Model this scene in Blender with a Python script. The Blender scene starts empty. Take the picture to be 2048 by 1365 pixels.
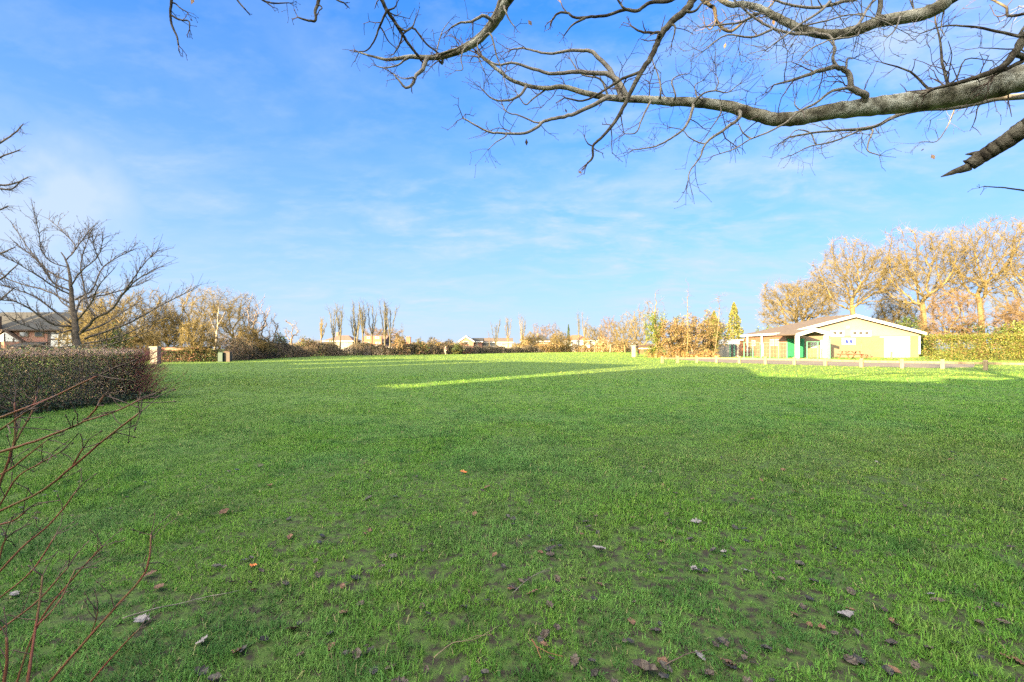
import bpy, math, random
import numpy as np
from mathutils import Vector, noise as mnoise

# ------------------------------------------------------------------ basics
sc = bpy.context.scene
COL = sc.collection
F, HOR, CAMH = 910.0, 695.0, 1.55          # photo focal length / horizon row (2048 px wide photo), eye height
SUN_AZ, SUN_EL = math.radians(40), math.radians(12)   # light travels towards +40 deg from +Y
R = random.Random(7)

def PX(px, d): return (px - 1024.0) / F * d
def PZ(py, d): return CAMH - (py - HOR) / F * d
def P(px, py, d): return (PX(px, d), d, PZ(py, d))

def link(o):
    COL.objects.link(o); return o

def tag(o, label=None, cat=None, group=None, kind=None):
    if label: o['label'] = label
    if cat: o['category'] = cat
    if group: o['group'] = group
    if kind: o['kind'] = kind
    return o

def thing(name, label, cat, loc=(0, 0, 0), group=None, rz=0.0):
    o = bpy.data.objects.new(name, None)
    o.empty_display_size = 0.2
    o.location = loc; o.rotation_euler = (0, 0, rz)
    link(o)
    return tag(o, label, cat, group)

def np_mesh(name, V, polys, mat=None, fcol=None, smooth=False):
    """polys: list of int arrays (n,k); fcol: (nfaces,3) colours."""
    V = np.asarray(V, dtype=np.float32).reshape(-1, 3)
    me = bpy.data.meshes.new(name)
    me.vertices.add(len(V)); me.vertices.foreach_set('co', V.ravel())
    polys = [np.asarray(p, dtype=np.int32) for p in polys if len(p)]
    li = np.concatenate([p.ravel() for p in polys])
    cnt = np.concatenate([np.full(len(p), p.shape[1], dtype=np.int32) for p in polys])
    st = np.concatenate([[0], np.cumsum(cnt)[:-1]]).astype(np.int32)
    me.loops.add(len(li)); me.loops.foreach_set('vertex_index', li)
    me.polygons.add(len(cnt)); me.polygons.foreach_set('loop_start', st)
    try: me.polygons.foreach_set('loop_total', cnt)
    except Exception: pass
    if smooth: me.polygons.foreach_set('use_smooth', np.ones(len(cnt), dtype=bool))
    if fcol is not None:
        a = me.attributes.new('tint', 'FLOAT_COLOR', 'FACE')
        c = np.ones((len(cnt), 4), dtype=np.float32); c[:, :3] = fcol
        a.data.foreach_set('color', c.ravel())
    me.update(calc_edges=True)
    if mat: me.materials.append(mat)
    return me

def obj(name, me, parent=None, loc=None):
    o = bpy.data.objects.new(name, me); link(o)
    if parent: o.parent = parent
    if loc is not None: o.location = loc
    return o

class MB:
    """collects boxes, prisms and tubes into one mesh"""
    def __init__(s): s.v = []; s.f = []
    def poly(s, pts):
        b = len(s.v); s.v += [tuple(p) for p in pts]; s.f.append(tuple(range(b, b + len(pts)))); return s
    def box(s, x0, x1, y0, y1, z0, z1):
        b = len(s.v)
        s.v += [(x0,y0,z0),(x1,y0,z0),(x1,y1,z0),(x0,y1,z0),(x0,y0,z1),(x1,y0,z1),(x1,y1,z1),(x0,y1,z1)]
        for q in ((0,3,2,1),(4,5,6,7),(0,1,5,4),(1,2,6,5),(2,3,7,6),(3,0,4,7)): s.f.append(tuple(b+i for i in q))
        return s
    def prism(s, pts, axis, a0, a1):
        """pts 2D outline; axis 'y': pts=(x,z) extruded along y; 'x': pts=(y,z); 'z': pts=(x,y)"""
        def mk(p, a):
            return (p[0], a, p[1]) if axis == 'y' else ((a, p[0], p[1]) if axis == 'x' else (p[0], p[1], a))
        b = len(s.v); n = len(pts)
        s.v += [mk(p, a0) for p in pts] + [mk(p, a1) for p in pts]
        s.f.append(tuple(b+i for i in range(n))); s.f.append(tuple(b+n+n-1-i for i in range(n)))
        for i in range(n):
            j = (i+1) % n; s.f.append((b+i, b+n+i, b+n+j, b+j))
        return s
    def beam(s, p0, p1, w, h):
        p0 = Vector(p0); p1 = Vector(p1); d = (p1-p0).normalized()
        up = Vector((0,0,1)) if abs(d.z) < .95 else Vector((0,1,0))
        a = d.cross(up).normalized()*w/2; c = a.cross(d).normalized()*h/2
        b = len(s.v)
        for p in (p0, p1):
            for q in ((-1,-1),(1,-1),(1,1),(-1,1)): s.v.append(tuple(p + a*q[0] + c*q[1]))
        for q in ((3,2,1,0),(4,5,6,7),(0,1,5,4),(1,2,6,5),(2,3,7,6),(3,0,4,7)): s.f.append(tuple(b+i for i in q))
        return s
    def tube(s, pts, rad, n=8, cap=True):
        pts = [Vector(p) for p in pts]; b = len(s.v); m = len(pts)
        t0 = (pts[1]-pts[0]).normalized()
        ref = Vector((0,0,1)) if abs(t0.z) < .9 else Vector((1,0,0))
        a = t0.cross(ref).normalized()
        for i, p in enumerate(pts):
            t = (pts[min(i+1,m-1)]-pts[max(i-1,0)])
            if t.length < 1e-9: t = t0.copy()
            t.normalize()
            a = (a - t*a.dot(t)).normalized(); c = t.cross(a)
            for k in range(n):
                th = 2*math.pi*k/n
                s.v.append(tuple(p + (a*math.cos(th)+c*math.sin(th))*rad[i]))
        for i in range(m-1):
            for k in range(n):
                j = (k+1) % n
                s.f.append((b+i*n+k, b+i*n+j, b+(i+1)*n+j, b+(i+1)*n+k))
        if cap:
            s.f.append(tuple(b+n-1-k for k in range(n))); s.f.append(tuple(b+(m-1)*n+k for k in range(n)))
        return s
    def build(s, name, mat, parent=None, smooth=False, bevel=0.0, loc=None, segs=None, smat=None):
        """segs: thin twigs growing on the piece, kept in the same mesh with material smat"""
        v, f = s.v, s.f; nf = len(f)
        if segs:
            v = list(v); f = list(f)
            for g in segs:
                p0 = Vector(g[0:3]); p1 = Vector(g[3:6]); d = p1-p0
                if d.length < 1e-7: continue
                d.normalize(); a = d.cross(Vector((0, 0, 1)) if abs(d.z) < .9 else Vector((1, 0, 0))).normalized(); c = d.cross(a); b = len(v)
                for p, r in ((p0, g[6]), (p1, g[7])):
                    for k in range(3):
                        th = 2.0944*k; v.append(tuple(p+(a*math.cos(th)+c*math.sin(th))*r))
                for k in range(3): f.append((b+k, b+(k+1) % 3, b+3+(k+1) % 3, b+3+k))
        me = bpy.data.meshes.new(name); me.from_pydata(v, [], f); me.update()
        if mat: me.materials.append(mat)
        if segs:
            me.materials.append(smat or mat)
            me.polygons.foreach_set('material_index', np.concatenate([np.zeros(nf, dtype=np.int32), np.ones(len(f)-nf, dtype=np.int32)]))
        if smooth: me.polygons.foreach_set('use_smooth', np.ones(len(me.polygons), dtype=bool))
        o = obj(name, me, parent, loc)
        if bevel:
            m = o.modifiers.new('bevel', 'BEVEL'); m.width = bevel; m.segments = 2; m.limit_method = 'ANGLE'
        return o

# ------------------------------------------------------------------ materials
def nodes_of(m):
    m.use_nodes = True; nt = m.node_tree; nt.nodes.clear(); return nt, nt.nodes.new, nt.links.new

def mat(name, col, rough=0.8, var=0.25, scale=6.0, col2=None, bump=0.0, bscale=None, attr=False, trans=0.0, spec=0.3,
        detail=6.0, stretch=None, metal=0.0, contrast=(0.35, 0.65)):
    m = bpy.data.materials.new(name); nt, N, L = nodes_of(m)
    out = N('ShaderNodeOutputMaterial'); bs = N('ShaderNodeBsdfPrincipled')
    bs.inputs['Roughness'].default_value = rough; bs.inputs['Specular IOR Level'].default_value = spec
    bs.inputs['Metallic'].default_value = metal
    tc = N('ShaderNodeTexCoord'); mp = N('ShaderNodeMapping'); L(tc.outputs['Object'], mp.inputs[0])
    if stretch: mp.inputs['Scale'].default_value = stretch
    nz = N('ShaderNodeTexNoise'); nz.inputs['Scale'].default_value = scale; nz.inputs['Detail'].default_value = detail
    L(mp.outputs[0], nz.inputs['Vector'])
    ramp = N('ShaderNodeValToRGB'); ramp.color_ramp.elements[0].position = contrast[0]; ramp.color_ramp.elements[1].position = contrast[1]
    c2 = col2 if col2 else tuple(c*(1+var) for c in col)
    c1 = col if col2 else tuple(c*(1-var) for c in col)
    ramp.color_ramp.elements[0].color = (*c1, 1); ramp.color_ramp.elements[1].color = (*c2, 1)
    L(nz.outputs['Fac'], ramp.inputs[0]); csock = ramp.outputs[0]
    if attr:
        at = N('ShaderNodeAttribute'); at.attribute_name = 'tint'
        mx = N('ShaderNodeMix'); mx.data_type = 'RGBA'; mx.blend_type = 'MULTIPLY'; mx.inputs[0].default_value = 1.0
        L(at.outputs['Color'], mx.inputs[6]); L(csock, mx.inputs[7]); csock = mx.outputs[2]
    L(csock, bs.inputs['Base Color'])
    if bump:
        nb = N('ShaderNodeTexNoise'); nb.inputs['Scale'].default_value = bscale or scale*3; nb.inputs['Detail'].default_value = 5
        L(mp.outputs[0], nb.inputs['Vector'])
        bp = N('ShaderNodeBump'); bp.inputs['Strength'].default_value = bump; bp.inputs['Distance'].default_value = 0.02
        L(nb.outputs['Fac'], bp.inputs['Height']); L(bp.outputs[0], bs.inputs['Normal'])
    if trans:
        tr = N('ShaderNodeBsdfTranslucent'); L(csock, tr.inputs[0])
        ms = N('ShaderNodeMixShader'); ms.inputs[0].default_value = trans
        L(bs.outputs[0], ms.inputs[1]); L(tr.outputs[0], ms.inputs[2]); L(ms.outputs[0], out.inputs[0])
    else:
        L(bs.outputs[0], out.inputs[0])
    return m

def brick_mat(name, c1, c2, mortar, scale=1.0, bw=0.225, bh=0.075):
    m = bpy.data.materials.new(name); nt, N, L = nodes_of(m)
    out = N('ShaderNodeOutputMaterial'); bs = N('ShaderNodeBsdfPrincipled'); bs.inputs['Roughness'].default_value = .85
    tc = N('ShaderNodeTexCoord'); mp = N('ShaderNodeMapping')
    sx = N('ShaderNodeSeparateXYZ'); cx = N('ShaderNodeCombineXYZ'); ad = N('ShaderNodeMath'); ad.operation = 'ADD'
    L(tc.outputs['Object'], sx.inputs[0]); L(sx.outputs[0], ad.inputs[0]); L(sx.outputs[1], ad.inputs[1])
    L(ad.outputs[0], cx.inputs[0]); L(sx.outputs[2], cx.inputs[1])
    b = N('ShaderNodeTexBrick'); b.inputs['Color1'].default_value = (*c1, 1); b.inputs['Color2'].default_value = (*c2, 1)
    b.inputs['Mortar'].default_value = (*mortar, 1); b.inputs['Scale'].default_value = scale
    b.inputs['Brick Width'].default_value = bw; b.inputs['Row Height'].default_value = bh; b.inputs['Mortar Size'].default_value = .008
    L(cx.outputs[0], b.inputs['Vector'])
    nz = N('ShaderNodeTexNoise'); nz.inputs['Scale'].default_value = .9; L(tc.outputs['Object'], nz.inputs['Vector'])
    mx = N('ShaderNodeMix'); mx.data_type = 'RGBA'; mx.blend_type = 'MULTIPLY'; mx.inputs[0].default_value = .35
    L(b.outputs[0], mx.inputs[6]); L(nz.outputs['Color'], mx.inputs[7]); L(mx.outputs[2], bs.inputs['Base Color'])
    L(bs.outputs[0], out.inputs[0]); return m

def tile_mat(name, c1, c2):
    return mat(name, c1, .8, col2=c2, scale=3.0, bump=.5, bscale=9, stretch=(1, 1, 1))

M = {}
M['bark_limb'] = None
def bark_mottled(name, cols, scale):
    m = bpy.data.materials.new(name); nt, N, L = nodes_of(m)
    out = N('ShaderNodeOutputMaterial'); bs = N('ShaderNodeBsdfPrincipled'); bs.inputs['Roughness'].default_value = .9
    bs.inputs['Specular IOR Level'].default_value = .15
    tc = N('ShaderNodeTexCoord')
    n1 = N('ShaderNodeTexNoise'); n1.inputs['Scale'].default_value = scale; n1.inputs['Detail'].default_value = 8; n1.inputs['Roughness'].default_value = .65
    n2 = N('ShaderNodeTexNoise'); n2.inputs['Scale'].default_value = scale*.28; n2.inputs['Detail'].default_value = 4
    L(tc.outputs['Object'], n1.inputs['Vector']); L(tc.outputs['Object'], n2.inputs['Vector'])
    r = N('ShaderNodeValToRGB'); r.color_ramp.elements[0].position = .38; r.color_ramp.elements[1].position = .6
    r.color_ramp.elements[0].color = (*cols[0], 1); r.color_ramp.elements[1].color = (*cols[2], 1)
    e = r.color_ramp.elements.new(.48); e.color = (*cols[1], 1)
    L(n1.outputs['Fac'], r.inputs[0])
    r2 = N('ShaderNodeValToRGB'); r2.color_ramp.elements[0].position = .42; r2.color_ramp.elements[1].position = .62
    r2.color_ramp.elements[0].color = (1, 1, 1, 1); r2.color_ramp.elements[1].color = (*cols[3], 1)
    L(n2.outputs['Fac'], r2.inputs[0])
    mx = N('ShaderNodeMix'); mx.data_type = 'RGBA'; mx.blend_type = 'MULTIPLY'; mx.inputs[0].default_value = .9
    L(r.outputs[0], mx.inputs[6]); L(r2.outputs[0], mx.inputs[7]); L(mx.outputs[2], bs.inputs['Base Color'])
    bp = N('ShaderNodeBump'); bp.inputs['Strength'].default_value = .9; bp.inputs['Distance'].default_value = .03
    L(n1.outputs['Fac'], bp.inputs['Height']); L(bp.outputs[0], bs.inputs['Normal'])
    L(bs.outputs[0], out.inputs[0]); return m

M['limb'] = bark_mottled('lichen_bark', [(.06,.055,.042), (.185,.175,.135), (.33,.325,.275), (.5,.44,.36)], 9)
M['limb_dark'] = bark_mottled('dark_bark', [(.03,.025,.02), (.07,.06,.045), (.12,.11,.085), (.6,.55,.5)], 12)
M['twig'] = mat('twig_bark', (.085,.058,.045), .85, var=.35, scale=15)
M['twig_grey'] = mat('grey_twig_bark', (.16,.14,.115), .85, var=.35, scale=15)
M['gold_bark'] = mat('golden_bark', (.125,.094,.042), .9, var=.3, scale=4)
M['gold_twig'] = mat('golden_twigs', (.115,.088,.033), .9, var=.35, scale=.6)
M['rust_twig'] = mat('rusty_twigs', (.115,.075,.036), .9, var=.3, scale=1.2)
M['olive_bark'] = mat('olive_bark', (.082,.072,.04), .9, var=.35, scale=3)
M['brown_bark'] = mat('brown_bark', (.13,.10,.075), .9, var=.35, scale=6)
M['brown_twig'] = mat('brown_twigs', (.16,.12,.09), .9, var=.3, scale=3)
M['birch'] = mat('pale_birch_bark', (.34,.29,.24), .8, scale=5, col2=(.34,.29,.23), stretch=(1,1,3), contrast=(.3,.5))
M['leaf'] = mat('leaf', (1,1,1), .55, var=.12, scale=8, attr=True, trans=.35)
M['conifer'] = mat('conifer_spray', (1,1,1), .7, var=.15, scale=3, attr=True, trans=.2)
M['red_stem'] = mat('red_stem', (.16,.045,.032), .5, col2=(.11,.075,.03), scale=5, bump=.2)
M['deadleaf'] = mat('dead_leaf', (1,1,1), .45, var=.4, scale=30, attr=True, trans=.15, bump=.3)
M['brick_buff'] = brick_mat('buff_brick', (.16, .11, .062), (.14, .094, .053), (.165, .13, .095))
M['brick_red'] = brick_mat('red_brick', (.25, .085, .05), (.20, .07, .042), (.24, .19, .15))
M['brick_orange'] = brick_mat('orange_brick', (.19, .085, .042), (.15, .066, .034), (.18, .13, .10))
M['cream'] = mat('cream_cladding', (.20,.165,.12), .7, var=.06, scale=2, bump=.2, bscale=(12))
M['white'] = mat('white_paint', (.42,.405,.39), .5, var=.05, scale=2)
M['offwhite'] = mat('weathered_white_render', (.175,.16,.14), .8, var=.12, scale=1.5)
M['roof_brown'] = tile_mat('brown_roof_tiles', (.066,.050,.04), (.10,.077,.058))
M['roof_slate'] = tile_mat('dark_roof_tiles', (.018,.018,.018), (.036,.034,.03))
M['roof_orange'] = tile_mat('orange_roof_tiles', (.14,.065,.036), (.18,.09,.055))
M['roof_pink'] = tile_mat('pinkish_roof_tiles', (.095,.06,.045), (.13,.085,.065))
M['glass'] = mat('window_glass', (.05,.055,.06), .08, var=.3, scale=1, spec=.6)
M['dark'] = mat('dark_opening', (.03,.028,.025), .6, var=.2, scale=3)
M['green_door'] = mat('green_painted_shutter', (.02,.16,.07), .45, var=.12, scale=3)
M['green_metal'] = mat('green_fence_metal', (.07,.22,.13), .5, var=.1, scale=3)
M['timber'] = mat('pale_weathered_timber', (.13,.095,.055), .85, scale=2.5, col2=(.20,.15,.09), stretch=(3,3,.6))
M['timber_red'] = mat('red_brown_timber', (.15,.055,.03), .75, scale=3, col2=(.20,.08,.045))
M['timber_dark'] = mat('dark_stained_timber', (.05,.03,.022), .7, scale=3, var=.3)
M['blue'] = mat('blue_lettering', (.04,.06,.42), .5, var=.05)
M['skin'] = mat('skin', (.5,.3,.2), .6, var=.05)
M['hair'] = mat('brown_hair', (.06,.035,.02), .7, var=.2)
M['jacket'] = mat('mauve_grey_jacket', (.07,.055,.065), .8, var=.1)
M['trousers'] = mat('cream_trousers', (.30,.27,.20), .8, var=.08)

# ------------------------------------------------------------------ numpy noise
def _hash(ix, iy, seed):
    n = (ix.astype(np.int64)*374761393 + iy.astype(np.int64)*668265263 + seed*974634777) & 0x7fffffff
    n = ((n ^ (n >> 13)) * 1274126177) & 0x7fffffff
    return ((n ^ (n >> 16)) & 0xffff) / 65535.0
def vnoise(x, y, scale, seed=0):
    x = np.asarray(x)*scale; y = np.asarray(y)*scale
    ix = np.floor(x); iy = np.floor(y); fx = x-ix; fy = y-iy
    fx = fx*fx*(3-2*fx); fy = fy*fy*(3-2*fy)
    a = _hash(ix, iy, seed); b = _hash(ix+1, iy, seed); c = _hash(ix, iy+1, seed); d = _hash(ix+1, iy+1, seed)
    return (a*(1-fx)+b*fx)*(1-fy) + (c*(1-fx)+d*fx)*fy
def fbm(x, y, scale, seed=0, o=3):
    t = 0; a = .5; s = 0
    for i in range(o):
        t = t + a*vnoise(x, y, scale*2**i, seed+i*17); s += a; a *= .5
    return t/s

# ------------------------------------------------------------------ terrain
BX = [-60, -45, -34, -24, -13, -3, 16, 42, 52, 400]
BY = [400, 200, 78, 90, 99, 120, 143, 160, 300, 400]
def zterr(x, y):
    yb = np.interp(x, BX, BY)
    return -np.clip((np.asarray(y)-yb-4)*0.05, 0, 2.2)
def zt(x, y): return float(zterr(np.array([x]), np.array([y]))[0])

# ------------------------------------------------------------------ segment prisms (twigs)
def seg_mesh(name, segs, m, n=3):
    """segs: array (k,8) p0 p1 r0 r1"""
    S = np.asarray(segs, dtype=np.float64); k = len(S)
    p0, p1, r0, r1 = S[:, 0:3], S[:, 3:6], S[:, 6], S[:, 7]
    d = p1-p0; ln = np.linalg.norm(d, axis=1, keepdims=True); d = d/np.maximum(ln, 1e-9)
    ref = np.where(np.abs(d[:, 2:3]) > .9, np.array([[1., 0, 0]]), np.array([[0, 0, 1.]]))
    a = np.cross(d, ref); a /= np.maximum(np.linalg.norm(a, axis=1, keepdims=True), 1e-9); b = np.cross(d, a)
    V = np.empty((k, 2*n, 3))
    for i in range(n):
        th = 2*math.pi*i/n; o = a*math.cos(th)+b*math.sin(th)
        V[:, i] = p0+o*r0[:, None]; V[:, n+i] = p1+o*r1[:, None]
    base = (np.arange(k)*2*n)[:, None]
    Q = np.concatenate([base+np.array([[i, (i+1) % n, n+(i+1) % n, n+i]]) for i in range(n)], axis=0)
    return np_mesh(name, V.reshape(-1, 3), [Q], m)

# ------------------------------------------------------------------ leaves
def leaf_mesh(name, pts, size, palette, rng, m, aspect=.6, flat=0.0, up=None, weights=None):
    pts = np.asarray(pts); k = len(pts)
    u = rng.normal(size=(k, 3)); u /= np.linalg.norm(u, axis=1, keepdims=True)
    if flat: u[:, 2] *= (1-flat)
    if up is not None: u = u + np.asarray(up)
    u /= np.linalg.norm(u, axis=1, keepdims=True)
    w = rng.normal(size=(k, 3)); w -= u*np.sum(u*w, axis=1, keepdims=True); w /= np.linalg.norm(w, axis=1, keepdims=True)
    s = (size*(.6+.8*rng.random(k)))[:, None]
    V = np.empty((k, 4, 3)); V[:, 0] = pts-u*s*.5; V[:, 1] = pts+w*s*.5*aspect; V[:, 2] = pts+u*s*.5; V[:, 3] = pts-w*s*.5*aspect
    pal = np.asarray(palette); ix = rng.choice(len(pal), size=k, p=weights)
    c = pal[ix]*(.75+.5*rng.random((k, 1)))
    return np_mesh(name, V.reshape(-1, 3), [np.arange(k*4).reshape(-1, 4)], m, fcol=c)

# ------------------------------------------------------------------ space colonisation trees
def colonise(rng, attr, trunk, step, di, dk, maxit=150, jit=.25, trop=0.0):
    nodes = [np.array(p, dtype=float) for p in trunk]; par = [-1]+list(range(len(trunk)-1))
    A = np.asarray(attr, dtype=float)
    NN = np.array(nodes)
    D = np.linalg.norm(A[:, None]-NN[None], axis=2); near = D.argmin(1); nd = D.min(1)
    for it in range(maxit):
        act = nd < di
        if not act.any():
            if it < 60 and len(A):     # reach out with the nearest pair
                act = nd <= nd.min()+step*2
            else: break
        idx = near[act]; arr = np.array(nodes)
        v = A[act]-arr[idx]; v /= np.maximum(np.linalg.norm(v, axis=1, keepdims=True), 1e-9)
        acc = np.zeros((len(nodes), 3)); np.add.at(acc, idx, v)
        who = np.unique(idx)
        dirs = acc[who]; dirs /= np.maximum(np.linalg.norm(dirs, axis=1, keepdims=True), 1e-9)
        dirs = dirs+rng.normal(size=dirs.shape)*jit; dirs[:, 2] += trop
        dirs /= np.maximum(np.linalg.norm(dirs, axis=1, keepdims=True), 1e-9)
        new = arr[who]+dirs*step
        s = len(nodes)
        for i in range(len(who)): nodes.append(new[i]); par.append(int(who[i]))
        D = np.linalg.norm(A[:, None]-new[None], axis=2); j = D.argmin(1); m = D[np.arange(len(A)), j]
        up = m < nd; near[up] = s+j[up]; nd[up] = m[up]
        keep = nd > dk
        A, near, nd = A[keep], near[keep], nd[keep]
        if len(A) == 0 or len(nodes) > 15000: break
    return np.array(nodes), np.array(par)

def ellip(rng, n, c, r, shell=.5, cut=None):
    v = rng.normal(size=(n, 3)); v /= np.linalg.norm(v, axis=1, keepdims=True)
    q = rng.random((n, 1))**(1/3.); q = q*(1-shell)+shell*np.sqrt(q)
    # lumpy outline
    lump = .98+.12*np.sin(v[:, 0:1]*5+c[2])+.10*np.sin(v[:, 1:2]*6+1.3)+.13*np.sin(v[:, 2:3]*5+v[:, 0:1]*4+c[2]*3)
    p = np.array(c)+v*q*lump*np.array(r)
    if cut is not None: p = p[p[:, 2] > cut]
    return p

def grow_tree(rng, attr, trunk, step, di, dk, r_tip, r_base, twigs=3, twlen=.6, thr=.05, expo=2.4, trop=0.0, jit=.25, droop=0.0):
    nd, par = colonise(rng, attr, trunk, step, di, dk, trop=trop, jit=jit)
    n = len(nd); acc = np.zeros(n); nch = np.zeros(n, dtype=int)
    for i in range(n-1, 0, -1):
        if acc[i] == 0: acc[i] = 1
        acc[par[i]] += acc[i]; nch[par[i]] += 1
    acc[acc == 0] = 1
    w = acc**(1/expo); w = (w-1)/max(w[0]-1, 1e-9); rad = r_tip+(r_base-r_tip)*w
    big, small = [], []
    for i in range(1, n):
        p = par[i]; s = (*nd[p], *nd[i], min(rad[p], rad[i]*1.35), rad[i])
        (big if rad[i] > thr else small).append(s)
    thin = np.where(rad <= thr)[0]
    if len(thin) and twigs:
        src = np.repeat(thin, twigs); k = len(src)
        d0 = nd[src]-nd[np.maximum(par[src], 0)]; d0 /= np.maximum(np.linalg.norm(d0, axis=1, keepdims=True), 1e-9)
        dr = d0*.8+rng.normal(size=(k, 3))*.6; dr[:, 2] += .15-droop
        dr /= np.linalg.norm(dr, axis=1, keepdims=True)
        ln = (twlen*(.4+.9*rng.random((k, 1))))
        st = nd[src]-d0*step*rng.random((k, 1)); mid = st+dr*ln*.5; dr2 = dr+rng.normal(size=(k, 3))*.35; dr2[:, 2] -= droop
        en = mid+dr2*ln*.5
        rt = r_tip*.8
        tw = np.concatenate([np.hstack([st, mid, np.full((k, 1), rt), np.full((k, 1), rt*.8)]),
                             np.hstack([mid, en, np.full((k, 1), rt*.8), np.full((k, 1), rt*.35)])])
        small = np.concatenate([np.array(small).reshape(-1, 8), tw]) if len(small) else tw
    return np.array(big), np.array(small), nd, rad

def tree_thing(name, label, cat, loc, big, small, mt, mc, group=None, tn='trunk', cn='crown', rz=0, scale=1.0):
    t = thing(name, label, cat, loc, group, rz); t.scale = (scale,)*3
    if len(big): obj(tn, seg_mesh(tn, big, mt, 7), t)
    if len(small): obj(cn, seg_mesh(cn, small, mc, 3), t)
    return t
def copy_thing(src, loc, rz, scale, label):
    c = src.copy(); link(c); c.location = loc; c.rotation_euler = (0, 0, rz); c.scale = scale if isinstance(scale, tuple) else (scale,)*3
    c['label'] = label
    for ch in list(src.children):
        k = ch.copy(); link(k); k.parent = c
        for g in list(ch.children):
            q = g.copy(); link(q); q.parent = k
    return c
# ------------------------------------------------------------------ camera, sun, sky
cam = bpy.data.cameras.new('camera'); co = link(bpy.data.objects.new('camera', cam))
cam.sensor_width = 36; cam.lens = F/2048*36; cam.shift_y = (HOR-682.5)/2048
cam.clip_start = .05; cam.clip_end = 3000
co.location = (0, 0, CAMH); co.rotation_euler = (math.radians(90), 0, 0)
sc.camera = co

sun = bpy.data.lights.new('sun', 'SUN'); so = link(bpy.data.objects.new('sun', sun))
sun.energy = 5.0; sun.angle = math.radians(.53); sun.color = (1, .75, .40)
ldir = Vector((math.sin(SUN_AZ)*math.cos(SUN_EL), math.cos(SUN_AZ)*math.cos(SUN_EL), -math.sin(SUN_EL)))
so.rotation_euler = ldir.to_track_quat('-Z', 'Y').to_euler()

w = bpy.data.worlds.new('World'); sc.world = w; w.use_nodes = True
nt = w.node_tree; nt.nodes.clear(); N = nt.nodes.new; L = nt.links.new
wo = N('ShaderNodeOutputWorld'); bg = N('ShaderNodeBackground'); L(bg.outputs[0], wo.inputs[0]); bg.inputs[1].default_value = .05
sky = N('ShaderNodeTexSky'); sky.sky_type = 'NISHITA'; sky.sun_disc = False; sky.sun_elevation = SUN_EL
sky.sun_rotation = math.pi+SUN_AZ; sky.air_density = 1.0; sky.dust_density = .4; sky.ozone_density = 2.5; sky.altitude = 0
def vmath(op, a, b=None, **k):
    n = N('ShaderNodeVectorMath'); n.operation = op
    if hasattr(a, 'is_linked'): L(a, n.inputs[0])
    else: n.inputs[0].default_value = a
    if b is not None:
        if hasattr(b, 'is_linked'): L(b, n.inputs[1])
        else: n.inputs[1].default_value = b
    return n.outputs[0]
def fm(op, a, b=None, clamp=False):
    n = N('ShaderNodeMath'); n.operation = op; n.use_clamp = clamp
    for i, q in enumerate((a, b)):
        if q is None: continue
        if hasattr(q, 'is_linked'): L(q, n.inputs[i])
        else: n.inputs[i].default_value = q
    return n.outputs[0]
tc = N('ShaderNodeTexCoord'); gdir = tc.outputs['Generated']
sx = N('ShaderNodeSeparateXYZ'); L(gdir, sx.inputs[0])
zc = fm('MAXIMUM', sx.outputs[2], 0.0)
# clear blue part: physical sky, cooled the way a saturated winter photo shows it
blue = vmath('MULTIPLY', vmath('POWER', sky.outputs[0], (.7, .7, .7)), (.065, .64, 1.55))
# high thin cloud on a flat layer overhead
den = fm('ADD', zc, .16)
cx = N('ShaderNodeCombineXYZ'); L(fm('DIVIDE', sx.outputs[0], den), cx.inputs[0]); L(fm('DIVIDE', sx.outputs[1], den), cx.inputs[1])
mp = N('ShaderNodeMapping'); L(cx.outputs[0], mp.inputs[0]); mp.inputs['Rotation'].default_value = (0, 0, math.radians(28)); mp.inputs['Scale'].default_value = (.75, 1.1, 1)
mp.inputs['Location'].default_value = (3.1, 1.7, 0)
n1 = N('ShaderNodeTexNoise'); n1.inputs['Scale'].default_value = 2.6; n1.inputs['Detail'].default_value = 9; n1.inputs['Roughness'].default_value = .58; n1.inputs['Distortion'].default_value = .5
L(mp.outputs[0], n1.inputs['Vector'])
n2 = N('ShaderNodeTexNoise'); n2.inputs['Scale'].default_value = .55; n2.inputs['Detail'].default_value = 3; L(mp.outputs[0], n2.inputs['Vector'])
wisps = N('ShaderNodeMapRange'); wisps.inputs[1].default_value = .42; wisps.inputs[2].default_value = .70; L(n1.outputs['Fac'], wisps.inputs[0])
patch = N('ShaderNodeMapRange'); patch.inputs[1].default_value = .38; patch.inputs[2].default_value = .62; L(n2.outputs['Fac'], patch.inputs[0])
n4 = N('ShaderNodeTexNoise'); n4.inputs['Scale'].default_value = 7.5; n4.inputs['Detail'].default_value = 6; n4.inputs['Roughness'].default_value = .6; L(mp.outputs[0], n4.inputs['Vector'])
mott = N('ShaderNodeMapRange'); mott.inputs[1].default_value = .48; mott.inputs[2].default_value = .75; L(n4.outputs['Fac'], mott.inputs[0])
cl0 = fm('MULTIPLY', wisps.outputs[0], fm('ADD', fm('MULTIPLY', patch.outputs[0], .72), .18))
cl = fm('ADD', cl0, fm('MULTIPLY', mott.outputs[0], fm('MULTIPLY', fm('ADD', patch.outputs[0], .35), .42)))
# one brighter cumulus to the far left
cdir = vmath('DOT_PRODUCT', gdir, Vector((-.703, .672, .222)).normalized())
dp = [n for n in nt.nodes if n.type == 'VECT_MATH' and n.operation == 'DOT_PRODUCT'][0].outputs['Value']
puff = N('ShaderNodeMapRange'); puff.inputs[1].default_value = .990; puff.inputs[2].default_value = 1.0; L(dp, puff.inputs[0])
n3 = N('ShaderNodeTexNoise'); n3.inputs['Scale'].default_value = 7; n3.inputs['Detail'].default_value = 8; L(gdir, n3.inputs['Vector'])
pf = fm('MULTIPLY', puff.outputs[0], fm('MULTIPLY', fm('SUBTRACT', n3.outputs['Fac'], .32, True), 5.5), True)
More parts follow.
